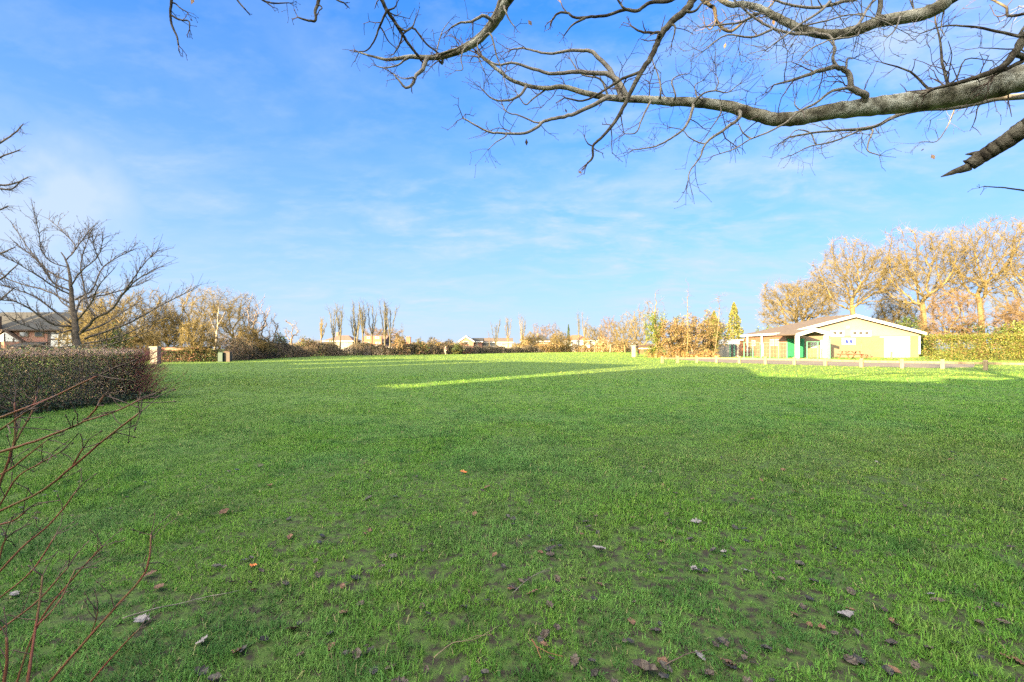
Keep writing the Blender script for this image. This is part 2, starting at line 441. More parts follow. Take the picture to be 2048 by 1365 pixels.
# bright cloud added behind the camera to fill the shaded foreground
sd = N('ShaderNodeVectorMath'); sd.operation = 'DOT_PRODUCT'; L(gdir, sd.inputs[0]); sd.inputs[1].default_value = tuple(Vector((-.5, -.6, .66)).normalized())
fill_bank = N('ShaderNodeMapRange'); fill_bank.interpolation_type = 'SMOOTHSTEP'; fill_bank.inputs[1].default_value = .3; fill_bank.inputs[2].default_value = .92; L(sd.outputs['Value'], fill_bank.inputs[0])
# veil thickening towards the horizon
veil = fm('MULTIPLY', fm('POWER', fm('SUBTRACT', 1.0, zc, True), 2.75), .98)
cmask = fm('MAXIMUM', fm('MAXIMUM', fm("MULTIPLY", cl, .95), fm('MULTIPLY', pf, .8)), fm('MULTIPLY', fill_bank.outputs[0], .95), True)
inv = fm('MULTIPLY', fm('SUBTRACT', 1.0, cmask), fm('SUBTRACT', 1.0, veil))
cm = fm('SUBTRACT', 1.0, inv, True)
bk = N('ShaderNodeVectorMath'); bk.operation = 'SCALE'; bk.inputs[0].default_value = (21, 19.9, 16.9); L(fill_bank.outputs[0], bk.inputs[3])
ccol = N('ShaderNodeVectorMath'); ccol.operation = 'ADD'; ccol.inputs[0].default_value = (1.66, 2.0, 2.5); L(bk.outputs[0], ccol.inputs[1])
mixc = N('ShaderNodeMix'); mixc.data_type = 'RGBA'; L(cm, mixc.inputs[0]); L(blue, mixc.inputs[6]); L(ccol.outputs[0], mixc.inputs[7])
L(mixc.outputs[2], bg.inputs[0])

vs = sc.view_settings; vs.view_transform = 'Standard'; vs.look = 'None'; vs.exposure = 3.08; vs.gamma = 1.0
sc.cycles.max_bounces = 5; sc.cycles.transparent_max_bounces = 4; sc.cycles.use_denoising = False; sc.cycles.use_adaptive_sampling = False

# ------------------------------------------------------------------ ground
def ground():
    xs = np.unique(np.concatenate([np.linspace(-900, -120, 14), np.linspace(-120, 140, 105), np.linspace(140, 900, 14)]))
    ys = np.unique(np.concatenate([np.linspace(-300, -20, 8), np.linspace(-20, 200, 90), np.linspace(200, 1100, 16)]))
    X, Y = np.meshgrid(xs, ys); Z = zterr(X, Y)
    V = np.stack([X, Y, Z], -1).reshape(-1, 3); nx, ny = len(xs), len(ys)
    i = np.arange(ny-1)[:, None]*nx+np.arange(nx-1)[None]
    Q = np.stack([i, i+1, i+nx+1, i+nx], -1).reshape(-1, 4)
    m = bpy.data.materials.new('turf_soil'); nt, N, L = nodes_of(m)
    out = N('ShaderNodeOutputMaterial'); bs = N('ShaderNodeBsdfPrincipled'); bs.inputs['Roughness'].default_value = .9; bs.inputs['Specular IOR Level'].default_value = .2
    tc = N('ShaderNodeTexCoord')
    def noise(s, d=6):
        n = N('ShaderNodeTexNoise'); n.inputs['Scale'].default_value = s; n.inputs['Detail'].default_value = d; L(tc.outputs['Object'], n.inputs['Vector']); return n.outputs['Fac']
    r1 = N('ShaderNodeValToRGB'); e = r1.color_ramp.elements; e[0].position = .35; e[0].color = (.045, .085, .014, 1); e[1].position = .68; e[1].color = (.10, .155, .03, 1)
    L(noise(3.2), r1.inputs[0])
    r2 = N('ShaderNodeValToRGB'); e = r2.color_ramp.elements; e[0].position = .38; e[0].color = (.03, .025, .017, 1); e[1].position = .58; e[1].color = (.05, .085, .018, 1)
    L(noise(14), r2.inputs[0])
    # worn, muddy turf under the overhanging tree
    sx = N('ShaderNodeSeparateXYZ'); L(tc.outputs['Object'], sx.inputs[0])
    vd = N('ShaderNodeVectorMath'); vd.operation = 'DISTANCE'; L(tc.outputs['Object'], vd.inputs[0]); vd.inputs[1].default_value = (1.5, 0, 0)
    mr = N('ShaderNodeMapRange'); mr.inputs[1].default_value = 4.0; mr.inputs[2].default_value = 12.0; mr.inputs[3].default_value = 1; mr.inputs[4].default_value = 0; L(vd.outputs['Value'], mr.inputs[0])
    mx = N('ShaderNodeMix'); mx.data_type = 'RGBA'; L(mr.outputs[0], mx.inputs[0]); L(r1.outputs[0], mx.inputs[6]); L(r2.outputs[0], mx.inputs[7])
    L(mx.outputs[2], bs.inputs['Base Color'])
    bp = N('ShaderNodeBump'); bp.inputs['Strength'].default_value = .6; bp.inputs['Distance'].default_value = .04; L(noise(22), bp.inputs['Height']); L(bp.outputs[0], bs.inputs['Normal'])
    L(bs.outputs[0], out.inputs[0])
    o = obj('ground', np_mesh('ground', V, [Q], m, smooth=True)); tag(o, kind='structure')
ground()

ROAD = [(21, 46.2), (27.9, 36.4), (31, 34.0), (35.5, 35), (48, 47), (41, 53), (41, 62), (21, 62)]
def in_poly(x, y, poly):
    r = np.zeros(np.shape(x), dtype=bool); n = len(poly)
    for i in range(n):
        x0, y0 = poly[i]; x1, y1 = poly[(i+1) % n]
        c = ((y0 > y) != (y1 > y))
        r ^= c & (x < (x1-x0)*(y-y0)/((y1-y0) if y1 != y0 else 1e-9)+x0)
    return r
M['asphalt'] = mat('asphalt', (.095, .076, .06), .85, col2=(.14, .115, .09), scale=1.5, bump=.4, bscale=60)
o = MB().prism(ROAD, 'z', -.1, .012).build('car_park', M['asphalt']); tag(o, kind='structure')

# ------------------------------------------------------------------ grass blades (uncountable)
def bare(x, y):
    n = fbm(x, y, 8.5, 3, 3); n2 = fbm(x, y, .7, 9, 2)
    near = np.clip((9.0-np.hypot(x-1.0, y-.5))/6.5, 0, 1)
    fl = vnoise(x, y, 13, 41)*.6+vnoise(x, y, 27, 43)*.4
    fleck = np.clip((fl-.69+.10*n2*near)*12, 0, 1)
    return np.maximum(np.clip((n-.70+.13*near+.30*(n2-.5))*9, 0, 1), fleck)
def grass():
    rng = np.random.default_rng(5)
    Vs, Fs, Cs = [], [], []; off = 0
    def zone(n, d0, d1, h, wd, pw, tri):
        nonlocal off
        t = rng.random(n)
        d = (d0**pw+t*(d1**pw-d0**pw))**(1/pw)
        hw = d*1.25+1.2
        x = (rng.random(n)*2-1)*hw; y = d
        yb = np.interp(x, BX, BY)
        ok = (y < yb+2) & ~in_poly(x, y, ROAD)
        ok &= ~((x > 42) & (x < 62.5) & (y > 69.8) & (y < 82))
        if d1 < 20:
            ok &= rng.random(n) > bare(x, y)*.93
            ok &= rng.random(n) < np.clip((13.5-d)/6.5, 0, 1)
        elif d0 > 14:
            ok &= rng.random(n) < np.clip((d-15.0)/11.0, 0, 1)
        elif d0 < 10:
            ok &= rng.random(n) < np.clip((30-d)/11.0, 0, 1)
            ok &= rng.random(n) > bare(x, y)*.8
            ok &= rng.random(n) < np.clip((d-4.0)/7.0, .0, 1)
        x, y, d = x[ok], y[ok], d[ok]; k = len(x)
        cl = fbm(x, y, 1.3, 21, 3); big = fbm(x, y, .16, 33, 3)
        hh = h(d)*(.4+.9*rng.random(k)**1.3)*(.25+1.6*cl); ww = wd(d)*(.7+.6*rng.random(k))
        az = rng.random(k)*2*math.pi; lean = .25+1.0*rng.random(k)**1.2
        dx = np.cos(az)*np.sin(lean); dy = np.sin(az)*np.sin(lean); dz = np.cos(lean)
        a2 = rng.random(k)*2*math.pi
        # width vector roughly across the blade
        wx = -np.sin(az)*.8+np.cos(a2)*.5; wy = np.cos(az)*.8+np.sin(a2)*.5
        z0 = zterr(x, y)-.003
        base = np.stack([x, y, z0], 1); W = np.stack([wx*ww/2, wy*ww/2, np.zeros(k)], 1); D = np.stack([dx, dy, dz], 1)*hh[:, None]
        # mixed rye/moss greens, some straw; far blades also get painted sunlight
        g1 = np.array([.075, .205, .026]); g2 = np.array([.14, .25, .035]); g3 = np.array([.09, .20, .065]); g4 = np.array([.28, .25, .12])
        m1 = rng.random((k, 1)); c = g1*(1-m1)+g2*m1
        bl = np.clip((fbm(x, y, .8, 51, 2)-.45)*3, 0, 1)[:, None]; c = c*(1-bl*.6)+g3*bl*.6
        tuft = np.clip((fbm(x, y, 4.2, 61, 3)-.52)*5, 0, 1)[:, None]; c = c*(1-tuft*.75)+np.array([.04, .11, .028])*tuft*.75
        lite = np.clip((fbm(x, y, 2.6, 71, 3)-.56)*5, 0, 1)[:, None]; c = c*(1-lite*.45)+np.array([.17, .27, .06])*lite*.45
        st = (rng.random(k) < .02+.07*np.clip((big-.45)*3, 0, 1))[:, None]; c = np.where(st, g4, c)
        yel = np.clip((big-.42)*3.0, 0, 1)[:, None]; c = c*(1-yel*.35)+np.array([.165, .20, .045])*yel*.35
        c = c*(.8+.4*rng.random((k, 1)))
        if d0 > 14:  # far blades lightened and yellowed to stand for sunlight
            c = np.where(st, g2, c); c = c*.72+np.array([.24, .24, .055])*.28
        if tri:
            V = np.stack([base-W, base+W, base+D], 1); Vs.append(V.reshape(-1, 3))
            Fs.append(('t', off+np.arange(k*3).reshape(-1, 3))); off += 3*k; Cs.append(('t', c))
        else:
            mid = base+D*.55+np.array([0, 0, .08])*hh[:, None]; tip = base+D; tip[:, 2] -= hh*.12
            V = np.stack([base-W, base+W, mid+W*.75, mid-W*.75, tip], 1); Vs.append(V.reshape(-1, 3))
            b = off+np.arange(k)[:, None]*5
            Fs.append(('q', b+np.array([[0, 1, 2, 3]]))); Fs.append(('t', b+np.array([[3, 2, 4]]))); off += 5*k
            Cs.append(('q', c)); Cs.append(('t', c))
    zone(NB[0], 1.7, 13.5, lambda d: .046+0*d, lambda d: .0034+.0005*d, .9, False)
    zone(NB[1], 4.0, 30,lambda d: .052+0*d, lambda d: .0035+.0010*d, 1.35, True)
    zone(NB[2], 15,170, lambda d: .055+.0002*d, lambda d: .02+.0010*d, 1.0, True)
    q = [f for t, f in Fs if t == 'q']; tr = [f for t, f in Fs if t == 't']
    c = np.concatenate([c for t, c in Cs if t == 'q']+[c for t, c in Cs if t == 't'])
    me = np_mesh('grass', np.concatenate(Vs), [np.concatenate(q), np.concatenate(tr)], M['grass'], fcol=c)
    o = obj('grass', me); tag(o, 'short green winter grass of the playing field with worn muddy patches', 'grass', kind='stuff')
NB = (1150000,560000, 360000)
M['grass'] = mat('grass_blades', (1, 1, 1), .5, var=.1, scale=2, attr=True, trans=.35, spec=.12)
grass()

# ------------------------------------------------------------------ unseen houses added and shaped to cast the shade on the field
def hs(s): return (s+12.5)*math.tan(SUN_EL)
def sun_frame(u, s):
    return (u*math.cos(SUN_AZ)+s*math.sin(SUN_AZ), -u*math.sin(SUN_AZ)+s*math.cos(SUN_AZ), 0)
def shade_house(u0, u1, ridge, eave, label, hipL=0.0, hipR=0.0, wallm='brick_red', roofm='roof_brown', dep=7.0, name='brick_house'):  # invented house out of view, its ridge sized by the shadow wanted
    uc = (u0+u1)/2; t = thing(name, label, 'house', sun_frame(uc, -12.5), 'unseen houses added for shade', -SUN_AZ)
    a = (u1-u0)/2; h = dep/2
    wm = MB()
    if hipL and hipR: wm.box(-a+.2, a-.2, -h+.3, h-.3, 0, eave)
    else:
        wm.prism([(-h+.3, 0), (h-.3, 0), (h-.3, eave), (0, ridge-.35), (-h+.3, eave)], 'x', -a+.2, a-.2)
    wm.build('wall', M[wallm], t)
    rm = MB(); L0 = (-a+hipL, 0, ridge); R0 = (a-hipR, 0, ridge); e = eave-.15
    A, B, Cc, D = (-a, -h-.2, e), (a, -h-.2, e), (a, h+.2, e), (-a, h+.2, e)
    rm.poly([A, B, R0, L0]); rm.poly([Cc, D, L0, R0]); rm.poly([D, A, L0]); rm.poly([B, Cc, R0]); rm.poly([D, Cc, B, A])
    r = rm.build('roof', M[roofm], t)
    MB().box(-.4, .4, -1.2, -.5, ridge-1.2, ridge-.1+.0).build('chimney', M['brick_red'], r)
    for k, xx in enumerate((-a*.5, a*.5)):
        f = MB().box(xx-.7, xx+.7, h-.3, h-.22, eave-2.0, eave-.7).build('window', M['white'], t)
        MB().box(xx-.6, xx+.6, h-.22, h-.2, eave-1.9, eave-.8).build('pane', M['glass'], f)
    MB().box(-.5, .5, h-.3, h-.22, .05, 2.1).build('door', M['timber_dark'], t)
    return t
shade_house(-14.2, -3.0, hs(38), 6.0, 'added hipped-roof house, unseen behind the viewpoint, shading the field right of the garage gap', 1.2, 5.6)
shade_house(-6.5, 2.5, hs(27), 5.0, 'added low house, unseen behind the viewpoint, shading the lawn and the overhead limbs', 0, 0)
shade_house(1.6, 16, hs(31), 5.2, 'added long brown-roofed house, unseen behind the viewpoint, shading the right of the lawn', .2, 2)
shade_house(-32.5, -15.6,hs(38), 6, 'added wide house, unseen left behind the viewpoint, shading the field between two sun streaks', .8, 1.0)
shade_house(-40.6, -33.6, hs(38), 6, 'added narrow gabled house, unseen left of the viewpoint, shading a band of the field', 0, 0)
shade_house(-51, -43.2, hs(37), 6, 'added gabled house, unseen farther left of the viewpoint, shading the left of the field', 0, 1)
shade_house(-107.3, -97, 12.2, 8.5, 'added tall house, unseen far left of the viewpoint, shading the timbered house', .3, .3)  # put in only to keep sun off the timbered house
for a, b, hgt, lab in ((-16.0, -13.8, hs(10.5), 'added small garage, unseen behind the viewpoint, cutting short the main sun streak'),
                       (-33.7, -32.4, hs(15), 'added narrow garage, unseen left of the viewpoint, cutting short the second sun streak'),
                       (-43.3, -40.5, hs(19), 'added high-roofed garage, unseen left of the viewpoint, cutting short the third sun streak')):
    uc = (a+b)/2; t = thing('garage', lab, 'garage', sun_frame(uc, -12.5), 'unseen houses added for shade', -SUN_AZ); w2 = (b-a)/2  # unseen garages added in the gaps to trim the sun streaks
    MB().box(-w2, w2, -2.8, 2.8, 0, hgt-.9).build('wall', M['brick_red'], t)
    MB().prism([(-3, hgt-.9), (3, hgt-.9), (0, hgt)], 'x', -w2, w2).build('roof', M['roof_slate'], t)
    MB().box(-w2*.8, w2*.8, 2.8, 2.86, .05, 2.1).build('door', M['white'], t)
# ------------------------------------------------------------------ traced branches
def spline(pts, rad, seg=4, rng=None, jit=0.0):
    """Catmull-Rom through 3D points"""
    P_ = [np.array(p, float) for p in pts]; n = len(P_); o = []; r = []
    T = [0.0]
    for i in range(1, n): T.append(T[-1]+max(np.linalg.norm(P_[i]-P_[i-1]), 1e-6))
    m = []
    for i in range(n):
        if i == 0: m.append((P_[1]-P_[0])/(T[1]-T[0]))
        elif i == n-1: m.append((P_[-1]-P_[-2])/(T[-1]-T[-2]))
        else:
            h0, h1 = T[i]-T[i-1], T[i+1]-T[i]; a, b = (P_[i]-P_[i-1])/h0, (P_[i+1]-P_[i])/h1; m.append((a*h1+b*h0)/(h0+h1))
    for i in range(n-1):
        h = T[i+1]-T[i]
        for k in range(seg):
            t = k/seg; t2, t3 = t*t, t*t*t
            q = (2*t3-3*t2+1)*P_[i]+(t3-2*t2+t)*h*m[i]+(-2*t3+3*t2)*P_[i+1]+(t3-t2)*h*m[i+1]
            if rng is not None and jit and (i or k): q = q+rng.normal(size=3)*jit*(rad[i]*(1-t)+rad[i+1]*t)
            o.append(q); r.append(rad[i]*(1-t)+rad[i+1]*t)
    o.append(P_[-1]); r.append(rad[-1]); return o, r

def zig(rng, p, d, ln, r, segs, depth, bud=True, kink=.45):
    """short zigzag twig with side shoots and buds"""
    n = max(2, int(ln/.055)); st = ln/n; q = np.array(p, float); d = np.array(d, float)
    for i in range(n):
        d = d+rng.normal(size=3)*kink*.5; d /= np.linalg.norm(d)
        e = q+d*st; r1 = max(r*(1-(i+1)/(n+1.0)*.65), .0011)
        segs.append((*q, *e, max(r*(1-i/(n+1.0)*.65), .0015), max(r1, .0013))); q = e
        if depth > 0 and rng.random() < .6:
            s = np.cross(d, rng.normal(size=3)); s /= np.linalg.norm(s)+1e-9
            zig(rng, q, d*.6+s*.9, ln*(.3+.35*rng.random()), r*.6, segs, depth-1, bud, kink)
    if bud:
        segs.append((*q, *(q+d*.006), .0012, .0032)); segs.append((*(q+d*.006), *(q+d*.015), .0032, .0006))

def trace(px, d0, d1, w0, w1, pre=None, bow=0.0, rng=None, pw=1.0):
    """photo polyline -> 3D points + radii; depth runs d0->d1 with a bow, widths w0->w1 photo pixels"""
    n = len(px); L_ = [0]
    for i in range(1, n): L_.append(L_[-1]+math.hypot(px[i][0]-px[i-1][0], px[i][1]-px[i-1][1]))
    pts, rad = [], []
    for i, (x, y) in enumerate(px):
        t = L_[i]/max(L_[-1], 1e-6); d = d0+(d1-d0)*t+bow*math.sin(math.pi*t)
        pts.append(P(x, y, d)); rad.append(max((w1+(w0-w1)*(1-t)**pw)/2/F*d, .0012))
    if pre:
        pp = [p[:3] for p in pre]; pr = [p[3] for p in pre]; pts = pp+pts; rad = pr+rad
    return pts, rad

rngB = np.random.default_rng(11)
TREE = thing('broad_tree', 'big bare tree with lichen-mottled limbs overhanging the field from beyond the right edge', 'tree', (0, 0, 0))
tp, tr_ = spline([(9.2, 2.6, -.15), (9.1, 2.6, .35), (9.0, 2.7, 1.4), (8.9, 2.8, 2.6), (8.8, 2.9, 4.2), (8.6, 3.0, 6.0), (8.9, 3.3, 8.2), (8.6, 3.2, 10.5)],
                 [.55, .42, .36, .34, .27, .21, .14, .05], 4, rngB, .06)
MB().tube(tp, tr_, 14).build('trunk', M['limb'], TREE, smooth=True)

def limb(px, d0, d1, w0, w1, pre=None, bow=0.0, m='limb', sides=9, dens=5.0, tl=.30, subs=(), twm='twig', tw_from=0, seg=5, depth=1, jit=.10):
    """one limb part; its traced side branches and random twigs are its sub-parts"""
    pts, rad = trace(px, d0, d1, w0, w1, pre, bow, pw=1.45 if w0 > 40 else 1.0)
    sp, sr = spline(pts, rad, seg, rngB, jit)
    b = MB().tube(sp, sr, sides)
    def sprout(sp, sr, start, dens, tl):
        segs = []
        for i in range(start, len(sp)-1):
            ln = np.linalg.norm(sp[i+1]-sp[i]); k = rngB.poisson(ln*dens)
            t = (sp[i+1]-sp[i])/max(ln, 1e-9)
            for _ in range(k):
                q = sp[i]+(sp[i+1]-sp[i])*rngB.random()
                s = np.cross(t, rngB.normal(size=3)); s /= np.linalg.norm(s)+1e-9
                L0 = tl*(.35+1.0*rngB.random())
                zig(rngB, q+s*sr[i]*.8, t*(.3+.5*rngB.random())+s, L0, min(.0072, sr[i]*.6)*(.5+.5*rngB.random()), segs, depth)
        t = (sp[-1]-sp[-2]); t /= np.linalg.norm(t)+1e-9
        for _ in range(3): zig(rngB, sp[-1], t+rngB.normal(size=3)*.35, tl*.6, max(.0025, sr[-1]*.7), segs, 1)
        return segs
    npre = (len(pre) if pre else 0)*seg
    lo = b.build('limb', M[m], TREE, smooth=True, segs=sprout(sp, sr, npre+tw_from, dens, tl), smat=M[twm])
    curves = [(c, r_) for c, r_ in zip(sp, sr)]
    for s in subs:
        spx, a0, a1, b0, b1 = s[:5]; kw = s[5] if len(s) > 5 else {}
        q, r = trace(spx, a0, a1, b0, b1, None, kw.get('bow', 0))
        dd = [np.linalg.norm(np.array(q[0])-c) for c, _ in curves]; kk = int(np.argmin(dd))
        if .01 < dd[kk] < .45: q = [tuple(curves[kk][0])]+list(q); r = [min(curves[kk][1]*.8, r[0]*1.25)]+list(r)     # rooted in the nearest branch
        q, r = spline(q, r, 4, rngB, .15); curves += list(zip(q, r))
        MB().tube(q, r, 6).build('side_branch', M['limb_dark' if m == 'limb_dark' else 'twig_grey'], lo, smooth=True,
                                 segs=sprout(q, r, 1, kw.get('dens', dens*1.15), kw.get('tl', tl*.85)), smat=M[twm])
    return lo

# main pale limb
limb([(2060,152),(1985,172),(1900,193),(1800,207),(1720,216),(1640,228),(1590,238),(1550,239),(1510,229),(1460,214),(1400,206),(1320,202),(1300,200),(1216,196),(1169,186),(1119,174),(1095,177),(1052,171),(1022,160),(993,138),(964,114)],
     3.96, 4.69, 53, 6, pre=[(8.85,2.85,2.7,.24),(6.9,3.4,3.3,.17)], m='limb', sides=14, dens=4.2, tl=.36, seg=6, jit=.05,
     subs=[([(1216,196),(1180,214),(1151,226),(1119,236),(1087,243),(1075,255),(1049,267),(1010,267),(978,264),(949,250),(926,237)],4.45,4.32,9,3),
           ([(1078,246),(1037,231),(1013,224),(1005,211)],4.41,4.48,4,2), ([(1013,270),(993,284),(977,299)],4.35,4.32,3,1.5),
           ([(1052,173),(1037,193),(1008,202),(987,199),(961,176)],4.61,4.48,6,2),
           ([(1257,198),(1221,150),(1183,146),(1145,144),(1110,148),(1066,138),(1022,126),(999,130),(964,114)],4.41,4.81,11,3),
           ([(1250,196),(1221,141),(1198,117),(1180,103),(1163,101),(1125,104),(1101,108),(1066,101),(1046,97),(1022,100)],4.41,4.94,11,3),
           ([(1095,177),(1066,198),(1052,210),(1033,186)],4.61,4.58,4,2),
           ([(1480,234),(1455,255),(1411,288),(1399,316),(1379,346),(1376,366)],4.25,4.15,7,2,{'dens':6}),
           ([(1411,288),(1378,275),(1367,262),(1340,255)],4.21,4.19,3,1.5),
           ([(1386,217),(1370,255),(1341,278),(1311,293),(1268,300)],4.32,4.21,6,2,{'dens':7}),
           ([(1295,215),(1283,240),(1270,267),(1250,268)],4.38,4.35,4,2), ([(1442,224),(1430,246),(1422,257)],4.32,4.32,3,2),
           ([(1351,192),(1344,161),(1358,151),(1379,148)],4.35,4.41,3.5,1.5), ([(1399,193),(1432,182),(1452,186),(1479,168)],4.28,4.32,4,1.5),
           ([(1432,182),(1437,166),(1433,152)],4.32,4.35,3,1.5), ([(1394,193),(1390,172),(1408,160)],4.32,4.38,3,1.5),
           ([(1321,192),(1316,150),(1305,118),(1312,95)],4.38,4.51,4,1.5),
           ([(1216,196),(1200,158),(1165,150),(1140,118)],4.51,4.70,5,2),
           ([(1730,190),(1703,176),(1695,144),(1674,135),(1640,142),(1610,152),(1580,162),(1548,170)],4.08,4.05,14,3,{'dens':4}),
           ([(1674,135),(1665,117),(1671,97),(1659,82)],4.08,4.15,7,3), ([(1692,137),(1696,117),(1708,117)],4.08,4.08,5,2),
           ([(1700,177),(1665,182),(1630,208),(1604,220),(1566,249),(1531,267),(1502,278),(1467,299),(1440,308)],4.05,3.99,6,2,{'dens':4}),
           ([(1502,278),(1486,266),(1478,250)],4.02,4.02,4,2), ([(1604,220),(1590,210),(1590,199)],4.05,4.08,3,2)])
# mossy lower companion of the main limb
limb([(2060,192),(1988,199),(1910,215),(1818,224),(1788,234),(1753,252),(1724,258),(1680,261),(1621,267),(1577,275)], 4.9, 4.6, 13, 3,
     pre=[(8.8,2.9,3.1,.07),(7.4,4.4,3.9,.06)], m='twig_grey' , sides=7, dens=6, tl=.28, twm='twig_grey',
     subs=[([(1718,262),(1665,284),(1621,293),(1583,311)],5.3,5.1,4,2), ([(1743,258),(1736,290),(1736,302),(1759,311)],5.3,5.1,4,2),
           ([(1621,267),(1590,262),(1575,280)],5.2,5.2,3,1.5), ([(1912,213),(1890,262),(1873,283),(1844,284)],5.5,5.2,3,1.5)])
# broken limb stub
q, r = trace([(2075,240),(2048,257),(2017,280),(1988,298),(1962,315),(1940,330)], 3.6, 3.9, 36, 25, pre=[(8.6,3.0,5.2,.16),(5.6,3.4,4.25,.09)])
sp, sr = spline(q, r, 6, rngB, .035); b = MB().tube(sp, sr, 14)
for (tx, ty, ox, oy, ww) in ((1882,354,1936,333,15),(1908,347,1940,336,13),(1926,322,1940,326,10),(1931,309,1966,306,11)):
    a_ = np.array(P(ox, oy, 3.9)); e_ = np.array(P(tx, ty, 3.93)); w_ = ww/2/F*3.9
    b.tube([a_, a_*.45+e_*.55, e_], [w_, w_*.75, .004], 6)
stub = b.build('limb', M['limb_dark'], TREE, smooth=True); stub['label'] = 'broken-off dark limb ending in splinters'
limb([(2070,384),(2048,381),(2010,376),(1968,373)], 4.2, 4.0, 4, 2, pre=[(6.4,3.2,2.85,.02)], m='limb_dark', sides=5, dens=.6, tl=.12)
# dark branch climbing off the main limb at the right
limb([(2060,62),(2048,76),(2028,108),(2008,132),(1970,149),(1923,164),(1868,178)], 3.7, 3.96, 17, 5, pre=[(8.7,2.9,4.6,.10),(6.2,3.3,4.5,.05)], m='limb_dark', sides=8, dens=5, tl=.32,
     subs=[([(1897,167),(1885,126),(1879,73),(1870,38),(1876,15)],3.96,4.22,6,2,{'dens':9,'tl':.26}), ([(1856,176),(1820,144),(1765,126)],4.05,4.14,5,2,{'dens':7}),
           ([(2048,72),(1993,63),(1938,53),(1885,53),(1840,68)],3.78,4.05,6,2,{'dens':7}), ([(2048,118),(2010,140),(1990,150)],3.78,3.87,10,5),
           ([(2055,28),(2016,32),(2014,17),(1988,2),(1960,-10)],3.87,4.14,6,3,{'dens':8}), ([(2050,105),(2000,98),(1960,96)],3.78,3.87,3,1.5,{'dens':9}),
           ([(1905,165),(1930,120),(1985,122)],3.96,3.96,3,1.5)])
# upper grey limb, its far end in the sun
limb([(1900,-4),(1876,15),(1841,29),(1800,36),(1753,45),(1712,61),(1671,69),(1636,67),(1607,60),(1577,47),(1548,32),(1525,20),(1484,9),(1464,10),(1430,-8)], 3.52, 4.24, 27, 9,
     pre=[(8.7,3.0,4.6,.15),(6.0,3.5,4.9,.09)], m='limb', sides=10, dens=7, tl=.36, twm='twig_grey', depth=2, jit=.06,
     subs=[([(1760,-6),(1690,3),(1640,15),(1587,12),(1547,0)],3.68,3.84,8,4,{'dens':7}), ([(1660,4),(1646,18),(1602,48),(1566,75),(1531,101)],3.72,3.60,6,2,{'dens':9}),
           ([(1631,68),(1581,67),(1543,56),(1508,35),(1480,12),(1462,-6)],3.84,4.00,6,3,{'dens':8}), ([(1660,73),(1668,92),(1666,105)],3.76,3.72,5,2),
           ([(1700,64),(1740,10),(1760,-10)],3.68,3.76,7,4,{'dens':7}), ([(1720,58),(1655,82),(1620,100),(1600,120)],3.68,3.56,4,2,{'dens':9}),
           ([(1515,28),(1480,45),(1440,50),(1400,55)],4.00,4.08,5,2,{'dens':8}), ([(1543,60),(1500,75),(1455,70),(1405,104)],3.84,3.92,5,2,{'dens':8}),
           ([(1600,50),(1640,45),(1700,30),(1760,40),(1800,60)],3.68,3.52,4,1.5,{'dens':9}), ([(1800,36),(1790,60),(1775,75)],3.60,3.56,4,2)])
# dark straight branch crossing in front
limb([(1396,-12),(1385,0),(1373,18),(1344,44),(1320,73),(1306,108),(1282,144),(1253,202),(1236,234),(1204,275),(1186,293),(1185,316),(1175,327)], 3.7, 3.9, 15, 4,
     pre=[(8.7,2.95,5.6,.13),(5.2,3.2,6.1,.07),(2.6,3.5,5.3,.042)], m='limb_dark', sides=9, dens=2.6, tl=.16,
     subs=[([(1320,67),(1300,66),(1282,64),(1263,53)],3.7,3.8,6,3,{'dens':3}), ([(1373,23),(1385,25),(1402,9),(1410,0)],3.7,3.7,6,3), ([(1350,53),(1348,70),(1344,85)],3.7,3.7,4,2),
           ([(1186,293),(1176,288),(1169,275)],3.9,3.9,3,1.5), ([(1282,144),(1245,158),(1216,176),(1165,202),(1130,196)],3.8,3.9,6,3)])
limb([(1360,-10),(1344,0),(1300,6),(1274,22),(1251,20),(1213,31),(1175,35),(1148,35),(1134,26),(1113,29),(1105,40)], 4.2, 4.5, 8, 4,
     pre=[(5.2,3.4,6.1,.05),(2.6,3.9,5.5,.03)], m='limb_dark', sides=7, dens=3, tl=.14,
     subs=[([(1169,37),(1145,50),(1128,72)],4.4,4.4,5,2,{'dens':3}), ([(1251,20),(1238,4),(1232,-8)],4.3,4.3,5,4), ([(1134,26),(1125,14),(1122,6)],4.5,4.5,3,2)])
limb([(1398,-14),(1405,0),(1429,20),(1432,41),(1455,63),(1492,40),(1530,22),(1556,-5)], 4.6, 5.0, 8, 3, pre=[(5.2,3.6,6.2,.05),(2.9,4.3,5.9,.03)], m='limb_dark', sides=7, dens=5, tl=.22,
     subs=[([(1432,41),(1420,60),(1410,52)],4.7,4.7,4,2), ([(1410,6),(1430,-4),(1445,-10)],4.6,4.6,5,3)])
